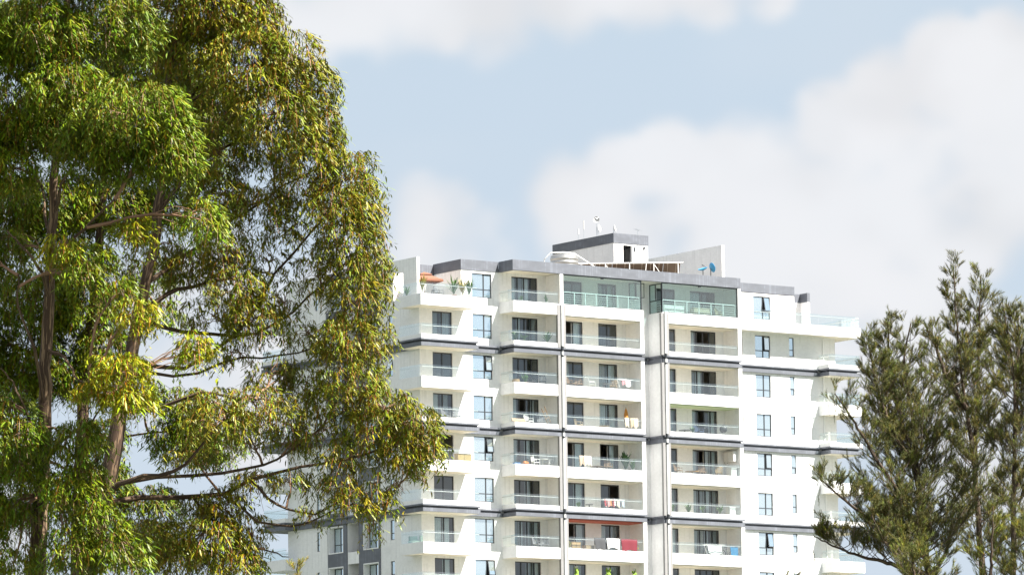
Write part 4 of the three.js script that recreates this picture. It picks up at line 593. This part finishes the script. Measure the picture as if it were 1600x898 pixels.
// a eucalyptus: stem and limbs along measured lines, foliage in hanging boughs round measured centres
function eucalyptus({ name, label, depth, stem, width, top, limbs, boughs, tone, seed, density, barkMat }) {
  const r = rng(seed), t = thing(name, label, 'tree', 'eucalyptus trees'), foot = at(stem[0][0], stem[0][1], depth);
  const px = depth / FOCAL, ground = V(foot.x - 0.25, groundH(foot.x, -depth) - 0.1, foot.z); t.position.copy(ground);
  const L = (x, y, dz = 0) => at(x, y, depth + dz).sub(ground);
  const sp = bend([V(0, 0, 0), ...stem.map(([x, y]) => L(x, y))], 34, 0.05, r); mesh('trunk', tube(sp, taper(34, width * px * 0.62, top * px * 0.5), 10), barkMat, t);
  for (const l of limbs) { const pts = bend(l.map(([x, y, dz]) => L(x, y, dz)), 10, 0.06, r), w = (l.w ?? 8) * px * 0.5; mesh('limb', tube(pts, taper(10, w, w * 0.3), 7), barkMat, t); }
  // each bough hangs from a branch that leaves the nearest stem or limb
  const anchors = [...sp.slice(8)]; for (const l of limbs) anchors.push(...bend(l.map(([x, y, dz]) => L(x, y, dz)), 8, 0, r).slice(3));
  const spots = [[], [], [], [], []], col3 = [[], [], [], [], []], twigs = [], D = new THREE.Object3D(), q = V(0, 0, 0);
  for (const [x, y, rx, ry, dz = 0, dens = 1, tint = null] of boughs) {
    const c = L(x, y, dz), R = [rx * px * 0.9, ry * px * 0.88, (rx + ry) * 0.48 * px];
    let best = anchors[0], bd = 1e9; for (const a of anchors) { const d = a.distanceTo(c) + Math.max(0, a.y - c.y) * 1.2; if (d < bd) { bd = d; best = a; } }
    const mid = best.clone().lerp(c, 0.5).add(V((r() - 0.5) * 0.2, 0.12 + 0.1 * bd * r(), (r() - 0.5) * 0.3));
    const n = 6, bp = bend([best, mid, c.clone().add(V(0, R[1] * 0.25, 0))], n, 0.04, r), bw = clamp(0.012 + 0.014 * Math.sqrt(bd), 0.012, 0.035); twigs.push(tube(bp, taper(n, bw, bw * 0.4), 5, false));
    const subs = Math.round(7 + 22 * R[0] * R[1]); for (let i = 0; i < subs; i++) { const a = r() * 6.283, e = (r() - 0.35) * 2.2, end = c.clone().add(V(Math.cos(a) * R[0] * 0.85, e * R[1] * 0.7, Math.sin(a) * R[2] * 0.85)), s0 = bp[2 + Math.floor(r() * 4)]; twigs.push(tube(bend([s0, s0.clone().lerp(end, 0.5).add(V(0, 0.08, 0)), end], 4, 0.03, r), taper(4, 0.009, 0.004), 4, false)); }
    const area = Math.PI * rx * ry * px * px, count = Math.round(area * density * dens);
    const base3 = tint ?? tone, jit = 0.85 + 0.3 * r();
    for (let i = 0; i < count; i++) {
      let a, b, d; do { a = r() * 2 - 1; b = r() * 2 - 1; d = r() * 2 - 1; q.set(a, b, d); } while (q.lengthSq() > 1 || q.lengthSq() < 0.01);
      const rad = Math.pow(q.length(), 0.55); q.normalize().multiplyScalar(rad * (0.86 + 0.28 * vnoise(q.x * 3 + x, q.y * 3 + y)));
      const k = Math.floor(r() * 5), out = Math.atan2(-q.z, q.x) + (r() - 0.5) * 1.6;
      D.position.set(c.x + q.x * R[0], c.y + q.y * R[1] + 0.1, c.z + q.z * R[2]);
      const lift = q.y > 0.35 ? 0.55 * (q.y - 0.2) : 0; D.rotation.set((r() - 0.5) * 0.5, out, lift + (r() - 0.5) * 0.55, 'YXZ'); D.scale.setScalar(0.8 + 0.45 * r()); D.updateMatrix();
      spots[k].push(D.matrix.clone()); const v = jit * (0.75 + 0.5 * r()), yel = r(); col3[k].push(C(base3[0] * v * (0.78 + 0.44 * yel), base3[1] * v, base3[2] * v));
    }
  }
  const tw = mesh('twigs', mergeGeometries(twigs, false), twigMat, t); tw.userData.kind = 'stuff';
  SPRAYS.forEach((g, k) => { if (!spots[k].length) return; const im = new THREE.InstancedMesh(g, leafMat, spots[k].length); im.name = 'foliage'; im.castShadow = im.receiveShadow = true; im.userData.kind = 'stuff'; spots[k].forEach((m, i) => { im.setMatrixAt(i, m); im.setColorAt(i, col3[k][i]); }); t.add(im); });
}
const GREEN = [0.094, 0.138, 0.004], OLIVE = [0.134, 0.15, 0.009], BRIGHT = [0.175, 0.2, 0.004];
const limb = (w, ...p) => { p.w = w; return p; };
eucalyptus({ name: 'eucalyptus_tree', label: 'eucalyptus with slim upright grey-brown trunk and bright green hanging leaves', depth: 81, seed: 11, density: 400, tone: GREEN, barkMat: barkGrey,
  stem: [[58, 930], [61, 830], [66, 740], [68, 650], [71, 560], [75, 470], [79, 380], [83, 290], [90, 180], [100, 60], [110, -80]], width: 26, top: 8,
  limbs: [limb(8, [76, 470, 0], [60, 420, -.3], [35, 385, -.4], [10, 360, -.3]), limb(9, [78, 420, 0], [100, 390, -.5], [140, 350, -.9], [178, 312, -1.1]), limb(6, [80, 380, 0], [70, 330, 0.2], [60, 280, .4], [40, 220, .4]), limb(7, [68, 640, 0], [55, 560, -.3], [30, 480, -.5], [28, 430, -.6]), limb(7, [72, 545, 0], [100, 560, -.4], [120, 590, -.8], [150, 600, -1.2]), limb(6, [66, 720, 0], [40, 650, -.6], [20, 600, -.8], [0, 575, -.8]), limb(7, [66, 735, 0], [95, 690, -.4], [140, 660, -.8], [165, 620, -1.3]), limb(6, [84, 330, 0], [110, 260, -.5], [160, 215, -1]), limb(6, [88, 230, 0], [60, 160, .3], [40, 90, .4]), limb(6, [92, 160, 0], [130, 110, .2], [170, 70, .4])],
  boughs: [[60, 60, 85, 60, 0], [160, 50, 90, 60, .6], [20, 170, 70, 70, .3], [105, 150, 70, 45, -.4], [200, 190, 100, 58, -1.1], [150, 235, 66, 46, -.9], [265, 240, 46, 60, -1], [55, 215, 50, 40, 0.2], [15, 275, 34, 44, 0], [97, 400, 26, 24, -.9, 1, BRIGHT], [128, 432, 22, 30, -1.1], [14, 400, 26, 40, .4], [210, 372, 22, 20, -1, 1, BRIGHT], [180, 462, 30, 14, -1.2], [212, 500, 24, 26, -1.3, 1, BRIGHT], [190, 585, 42, 24, -1.4, 1, BRIGHT], [150, 625, 30, 20, -1.2, 1, BRIGHT], [200, 630, 40, 22, -1.3, 1, BRIGHT], [35, 690, 34, 30, -.8], [14, 655, 30, 36, -.4], [120, 700, 36, 34, -.9], [130, 755, 30, 30, -.9], [30, 745, 36, 30, -.4], [105, 775, 26, 30, -1], [18, 805, 30, 30, -.3, .7], [110, 865, 36, 36, -.9], [22, 885, 30, 28, -.6], [180, 872, 50, 30, -.8], [302, 555, 26, 24, -1, 1, BRIGHT], [150, 815, 30, 24, -1], [100, -70, 110, 70, 0], [-70, 60, 80, 90, 0], [-60, 230, 70, 80, .2], [-60, 420, 60, 70, .2], [-70, 640, 70, 90, 0], [-60, 820, 70, 70, 0], [318, 352, 30, 32, -1, 1, GREEN], [205, 270, 60, 24, -.8, .7]] });
eucalyptus({ name: 'eucalyptus_tree', label: 'eucalyptus with thick leaning reddish trunk and long limbs reaching before the building', depth: 84.5, seed: 23, density: 275, tone: OLIVE, barkMat: bark,
  stem: [[130, 940], [148, 850], [163, 770], [176, 700], [188, 630], [203, 550], [218, 480], [234, 420], [245, 345], [252, 260], [262, 150], [280, 30], [290, -90]], width: 31, top: 7,
  limbs: [limb(10, [168, 770, 0], [215, 745, -.4], [270, 735, -.7], [310, 700, -.9], [350, 655, -1]), limb(10, [172, 785, 0], [230, 778, .3], [300, 775, .2], [345, 772, 0], [390, 752, -.3], [435, 735, -.5], [490, 728, -.6], [560, 715, -.6], [620, 690, -.6]), limb(7, [190, 755, 0], [300, 741, -.2], [383, 733, -.3], [433, 715, -.3], [480, 685, -.2], [540, 640, 0]), limb(8, [185, 640, 0], [240, 640, -.3], [290, 620, -.6], [333, 614, -.7], [376, 622, -.8], [440, 628, -.8]), limb(9, [225, 480, 0], [270, 455, .2], [320, 443, .3], [360, 436, .3], [420, 425, .2]), limb(8, [232, 440, 0], [300, 395, .4], [370, 340, .6], [430, 300, .5], [500, 260, .3]), limb(9, [248, 330, 0], [310, 255, .3], [380, 215, .4], [440, 190, .3]), limb(8, [215, 500, 0], [300, 520, .6], [400, 520, .8], [470, 475, .6], [530, 420, .3]), limb(8, [205, 560, 0], [290, 575, .4], [370, 520, .4], [430, 430, .2], [490, 360, 0], [530, 310, 0]), limb(6, [200, 580, 0], [290, 585, .5], [380, 560, .6], [450, 555, .5], [520, 530, .3]), limb(7, [255, 240, 0], [290, 160, .2], [340, 90, .3], [370, 30, .3]), limb(7, [260, 170, 0], [330, 140, -.2], [400, 120, -.3], [460, 120, -.2]), limb(6, [390, 752, -.3], [440, 790, -.5], [500, 800, -.6], [550, 770, -.7]), limb(5, [345, 772, 0], [420, 820, -.4], [480, 815, -.6], [540, 790, -.6], [600, 800, -.6]), limb(5, [300, 775, .2], [350, 830, .1], [420, 860, -.2], [450, 870, -.3])],
  boughs: [[260, 30, 80, 60, .3], [340, 20, 75, 60, 0], [395, 40, 40, 55, 0], [300, 100, 70, 55, .4], [385, 110, 70, 62, -.4], [455, 100, 45, 45, -.2], [480, 150, 42, 55, 0], [430, 190, 68, 55, -.6, 0.85], [505, 210, 26, 46, 0], [345, 185, 60, 45, .1, 0.80], [480, 255, 55, 42, -.3, 0.90], [550, 285, 34, 42, 0], [525, 330, 45, 40, -.4, 0.90], [575, 330, 20, 52, 0], [540, 390, 46, 52, -.3, 0.90], [582, 415, 20, 60, 0], [500, 440, 40, 42, .3, 0.48], [560, 480, 38, 50, -.4, 0.90], [540, 540, 48, 42, -.5, 0.85], [585, 545, 18, 40, -.2], [400, 330, 55, 40, 0, 0.70], [340, 310, 45, 45, .4], [440, 375, 36, 34, .2, 0.42], [350, 400, 45, 40, 0], [300, 430, 40, 34, .5], [370, 460, 45, 38, -.3], [330, 500, 40, 30, .4, 0.42], [395, 510, 42, 36, -.2], [440, 480, 30, 40, .4, 0.40], [550, 600, 52, 34, -.6, 0.80], [600, 640, 46, 32, -.6], [645, 670, 38, 34, -.6], [665, 700, 22, 38, -.6], [630, 715, 40, 32, -.6], [575, 680, 46, 34, -.5, 0.70], [520, 640, 50, 34, -.3, 0.56], [500, 690, 44, 28, -.2, 0.42], [540, 725, 40, 26, -.5, 0.70], [470, 610, 34, 34, .3, 0.49], [425, 590, 36, 34, 0, 0.56], [400, 640, 56, 28, -.8, 0.70], [440, 665, 44, 24, -.5, 0.60], [340, 670, 48, 32, -1, 0.75], [330, 640, 40, 26, -.6, 0.70], [455, 700, 40, 20, -.3, 0.56], [345, 800, 34, 34, 0], [330, 850, 46, 36, -.2], [385, 850, 20, 46, 0], [280, 880, 46, 30, 0], [250, 850, 50, 34, .2], [400, 760, 34, 18, -.3, .8], [455, 757, 28, 16, -.4, .8], [550, 790, 26, 26, -.7, .9], [530, 765, 30, 18, -.6, .8], [585, 770, 16, 26, -.7, .5], [605, 800, 10, 26, -.6, .7], [484, 815, 14, 18, -.6, .7], [578, 835, 8, 16, -.6, .5], [625, 765, 12, 22, -.6, .4], [650, 745, 10, 14, -.6, .4], [300, 720, 36, 22, 0, .8], [310, 800, 30, 18, .3], [240, 400, 40, 30, .6, .7], [350, 250, 50, 40, .2, 0.56], [420, 240, 50, 34, .5, 0.48], [300, -70, 110, 60, 0], [420, -50, 50, 45, 0], [470, 310, 50, 36, .2, 0.60], [420, 420, 34, 26, .5, .4], [470, 530, 26, 30, .6, .5], [360, 560, 40, 26, .3, 0.30], [390, 690, 40, 24, .2, 0.48], [370, 890, 40, 24, -.2]] });
eucalyptus({ name: 'eucalyptus_tree', label: 'shaded eucalyptus standing behind the two front trunks, seen in the gaps', depth: 87, seed: 37, density: 420, tone: GREEN, barkMat: bark,
  stem: [[118, 960], [122, 800], [128, 640], [140, 520], [150, 420], [160, 300], [180, 150], [200, 20]], width: 22, top: 8,
  limbs: [limb(7, [128, 640, 0], [90, 580, .3], [50, 540, .5]), limb(7, [140, 520, 0], [180, 480, .2], [230, 460, .4]), limb(7, [150, 430, 0], [100, 380, .3], [60, 330, .5]), limb(7, [125, 740, 0], [180, 690, .2], [290, 670, .5])],
  boughs: [[55, 480, 70, 55, 0], [130, 490, 55, 46, .3], [160, 560, 45, 46, .2], [45, 565, 55, 46, .2], [100, 600, 50, 34, .2], [20, 620, 40, 30, 0], [130, 420, 50, 36, 0], [300, 690, 34, 40, .4], [340, 700, 30, 34, .4], [290, 640, 30, 26, .4], [85, 330, 70, 60, .4], [180, 330, 70, 46, .3], [250, 330, 40, 36, .4], [120, 180, 90, 70, .3], [230, 110, 80, 80, .2], [300, 250, 50, 60, .4], [40, 60, 70, 60, .2], [310, 180, 60, 60, .2], [20, 340, 40, 60, 0], [230, 440, 36, 30, .4, .7], [60, 800, 50, 34, .3, .7], [220, 850, 50, 36, .3], [20, 730, 40, 36, .3], [160, 690, 30, 30, .3], [250, 500, 30, 26, .4, .6], [-60, 300, 60, 120, 0], [-60, 560, 60, 110, 0], [200, -60, 100, 70, 0], [230, 790, 46, 22, .3], [270, 690, 30, 30, .5, .8], [215, 620, 30, 26, .4, .8], [170, 760, 30, 30, .3]] });

// casuarinas: upright stems, rising branches, brushes of thin needles
function needleSpray(seed, n, len, fan) {
  const r = rng(seed), p = [], c = [], ix = [], L = 0.27;
  for (let i = 0; i < n; i++) { const s = r(), y = s * L, a = r() * 6.283, t = fan * (0.25 + 0.75 * r()), l = len * (0.6 + 0.7 * r()), d = V(Math.cos(a) * Math.sin(t), Math.cos(t), Math.sin(a) * Math.sin(t)), w = 0.003 + 0.002 * r(), b = a + 1.57, k = p.length / 3, q = 0.65 + 0.7 * r(), br = r() < 0.16 ? 1.6 : 1; const sag = 0.02 * (r() - 0.6); p.push(-Math.cos(b) * w, y, -Math.sin(b) * w, Math.cos(b) * w, y, Math.sin(b) * w, d.x * l, y + d.y * l + sag, d.z * l); for (let m = 0; m < 3; m++) c.push(q * br, q, q); ix.push(k, k + 1, k + 2); }
  { const k = p.length / 3; p.push(-0.004, -0.05, 0, 0.004, -0.05, 0, 0, L, 0); for (let m = 0; m < 3; m++) c.push(1.6, 0.8, 1.2); ix.push(k, k + 1, k + 2); }
  const g = new THREE.BufferGeometry(); g.setAttribute('position', new THREE.Float32BufferAttribute(p, 3)); g.setAttribute('color', new THREE.Float32BufferAttribute(c, 3)); g.setIndex(ix); g.computeVertexNormals(); return g;
}
const BRUSHES = [0, 1, 2].map((i) => needleSpray(500 + i, 50, 0.13, 1.05));
function casuarina({ label, depth, stems, reach, tone, seed, width, count, group = 'casuarina trees', low = 940 }) {
  // stems: lists of [x, y] from low to tip; reach(t, y): branch length in photo pixels at share t below the tip
  const r = rng(seed), t = thing('casuarina_tree', label, 'tree', group), px = depth / FOCAL, f = at(stems[0][0][0], stems[0][0][1], depth), ground = V(f.x, groundH(f.x, -depth) - 0.1, f.z); t.position.copy(ground);
  const L = (x, y, dz = 0) => at(x, y, depth + dz).sub(ground), spots = [[], [], []], cols = [[], [], []], D = new THREE.Object3D(), Y = V(0, 1, 0), branches = [];
  const brush = (pos, dir, s) => { const k = Math.floor(r() * 3); D.position.copy(pos); D.quaternion.setFromUnitVectors(Y, dir); D.scale.setScalar(s); D.updateMatrix(); spots[k].push(D.matrix.clone()); const v = 0.65 + 0.7 * r(), w = r() < 0.18 ? 1.9 : 1; cols[k].push(C(tone[0] * v * (0.8 + 0.5 * r()) * w, tone[1] * v * w, tone[2] * v)); };
  stems.forEach((st, si) => {
    const pts = bend([...(si ? [] : [V(0, 0, 0)]), ...st.map(([x, y, dz]) => L(x, y, dz ?? 0))], 26, 0.03, r), w = (si ? width * 0.6 : width) * px * 0.5; mesh(si ? 'side_stem' : 'trunk', tube(pts, taper(26, w, 0.012), 8), barkDark, t);
    const tip = pts[26], bottom = pts[si ? 2 : 6].y, H = tip.y - bottom, nb = st.n ?? count;
    for (let i = 0; i < nb; i++) {
      const s = Math.pow((i + r()) / nb, 0.85), y = tip.y - s * H; let j = 25; while (j > 0 && pts[j].y > y) j--; const f = clamp((y - pts[j].y) / Math.max(1e-4, pts[j + 1].y - pts[j].y), 0, 1), o = pts[j].clone().lerp(pts[j + 1], f);
      const a = r() * 6.283, len = reach(s, si) * px * (0.3 + 0.8 * Math.pow(r(), 1.4)) * (0.6 + 0.8 * vnoise(a * 1.2 + si * 9, y * 0.9)) + 0.12, up = 0.55 + 0.5 * r(), dir = V(Math.cos(a), up, Math.sin(a)).normalize();
      const e = o.clone().addScaledVector(dir, len).add(V(0, len * 0.12, 0)), m = o.clone().addScaledVector(dir, len * 0.5).add(V(0, -len * 0.07, 0)), bp = bend([o, m, e], 5, len * 0.05, r); if (len > 0.25) branches.push(tube(bp, taper(5, 0.006 + 0.009 * len, 0.004), 4, false));
      const nsub = Math.round(3 + len * 7.5);
      for (let k = 0; k < nsub; k++) { const q = 0.3 + 0.7 * Math.pow(r(), 0.8), i0 = Math.min(4, Math.floor(q * 5)), b = bp[i0].clone().lerp(bp[i0 + 1], q * 5 - i0), sd = dir.clone().add(V((r() - 0.5) * 1.7, 0.35 + 0.7 * r(), (r() - 0.5) * 1.7)).normalize(), sl = 0.12 + (0.1 + 0.3 * r()) * Math.min(1, len); const e2 = b.clone().addScaledVector(sd, sl); if (sl > 0.25) branches.push(tube([b, e2], [0.005, 0.003], 3, false)); const nn = 3 + Math.round(sl * 7); for (let z = 0; z < nn; z++) brush(b.clone().lerp(e2, 0.3 + 0.7 * r()).add(V((r() - 0.5) * 0.06, 0, (r() - 0.5) * 0.06)), sd.clone().add(V((r() - 0.5) * 1.3, 0.3 * r(), (r() - 0.5) * 1.3)).normalize(), 0.32 + 0.3 * r()); }
    }
    for (let i = 0; i < 5; i++) brush(tip.clone().add(V((r() - 0.5) * 0.05, -0.1 - 0.12 * i, (r() - 0.5) * 0.05)), V((r() - 0.5) * 0.4, 1, (r() - 0.5) * 0.4).normalize(), 0.5);
  });
  const bm = mesh('branches', mergeGeometries(branches, false), darkTwig, t); bm.userData.kind = 'stuff';
  BRUSHES.forEach((g, k) => { if (!spots[k].length) return; const im = new THREE.InstancedMesh(g, needleMat, spots[k].length); im.name = 'foliage'; im.castShadow = im.receiveShadow = true; im.userData.kind = 'stuff'; spots[k].forEach((m, i) => { im.setMatrixAt(i, m); im.setColorAt(i, cols[k][i]); }); t.add(im); });
}
const OLIVEC = [0.066, 0.077, 0.01];
const stem = (n, ...p) => { p.n = n; return p; };
casuarina({ label: 'broad casuarina with several slim leaders rising beside the white building end', depth: 108, seed: 71, width: 16, count: 70, tone: OLIVEC, reach: (s, i) => (i ? 8 + 76 * Math.pow(s, 1.35) : 8 + 150 * Math.pow(s, 1.4)),
  stems: [stem(76, [1455, 930], [1450, 880], [1440, 795], [1431, 711], [1425, 640], [1413, 570], [1424, 505]), stem(44, [1445, 850, -.5], [1410, 780, -.8], [1360, 700, -1], [1330, 650, -1], [1305, 615, -1]), stem(60, [1438, 770, .3], [1420, 690, .3], [1395, 600, .2], [1388, 506, .2]), stem(54, [1435, 740, -.3], [1400, 680, -.5], [1370, 600, -.5], [1358, 526, -.5]), stem(42, [1447, 870, -.4], [1390, 830, -1], [1325, 785, -1.3], [1280, 745, -1.3]), stem(26, [1452, 905, -.6], [1420, 880, -1.2], [1385, 850, -1.5], [1360, 800, -1.5]), stem(26, [1455, 900, .6], [1480, 860, .8], [1490, 800, .9]), stem(40, [1450, 900, .2], [1390, 880, -.5], [1325, 862, -.9], [1272, 838, -1])] });
casuarina({ label: 'tallest casuarina with a pointed spire top', depth: 112, seed: 72, width: 15, count: 90, tone: [0.07, 0.078, 0.01], reach: (s, i) => (i ? 7 + 50 * s : 6 + 82 * Math.pow(s, 1.15)),
  stems: [stem(110, [1540, 930], [1535, 880], [1528, 790], [1521, 711], [1511, 640], [1503, 590], [1497, 520], [1490, 418]), stem(64, [1522, 720, .3], [1528, 640, .3], [1530, 540, .2], [1533, 432, .2]), stem(26, [1512, 640, -.3], [1480, 590, -.5], [1455, 520, -.5], [1446, 515, -.5])] });
casuarina({ label: 'casuarina with forked top growing next to the tallest one', depth: 107, seed: 73, width: 14, count: 70, tone: [0.072, 0.08, 0.01], reach: (s, i) => (i ? 8 + 60 * s : 8 + 80 * s),
  stems: [stem(80, [1585, 930], [1584, 860], [1585, 740], [1587, 640], [1583, 560], [1568, 478]), stem(46, [1587, 650, .2], [1592, 570, .2], [1592, 494, .2]), stem(60, [1590, 760, .2], [1630, 650, .2], [1640, 520, .2])] });
casuarina({ label: 'low casuarina filling the gap between the taller stems', depth: 104, seed: 74, width: 12, count: 60, tone: [0.085, 0.1, 0.01], reach: (s) => 12 + 60 * s, stems: [stem(40, [1545, 960], [1550, 880], [1552, 790]), stem(26, [1450, 960], [1430, 900], [1425, 862]), stem(26, [1600, 960], [1620, 880], [1610, 800])] });
casuarina({ label: 'small casuarina tip rising before the white end wing', depth: 150, seed: 75, width: 10, count: 26, tone: OLIVEC, reach: (s) => 8 + 30 * s, group: 'small tree tips before the building', stems: [stem(24, [1240, 990], [1238, 920], [1237, 900])] });
casuarina({ label: 'small yellow-green conifer tip before the rear balconies', depth: 150, seed: 76, width: 10, count: 40, tone: [0.2, 0.2, 0.02], reach: (s) => 14 + 60 * s, group: 'small tree tips before the building', stems: [stem(40, [462, 1000], [463, 920], [464, 880])] });
renderer.render(scene, camera);
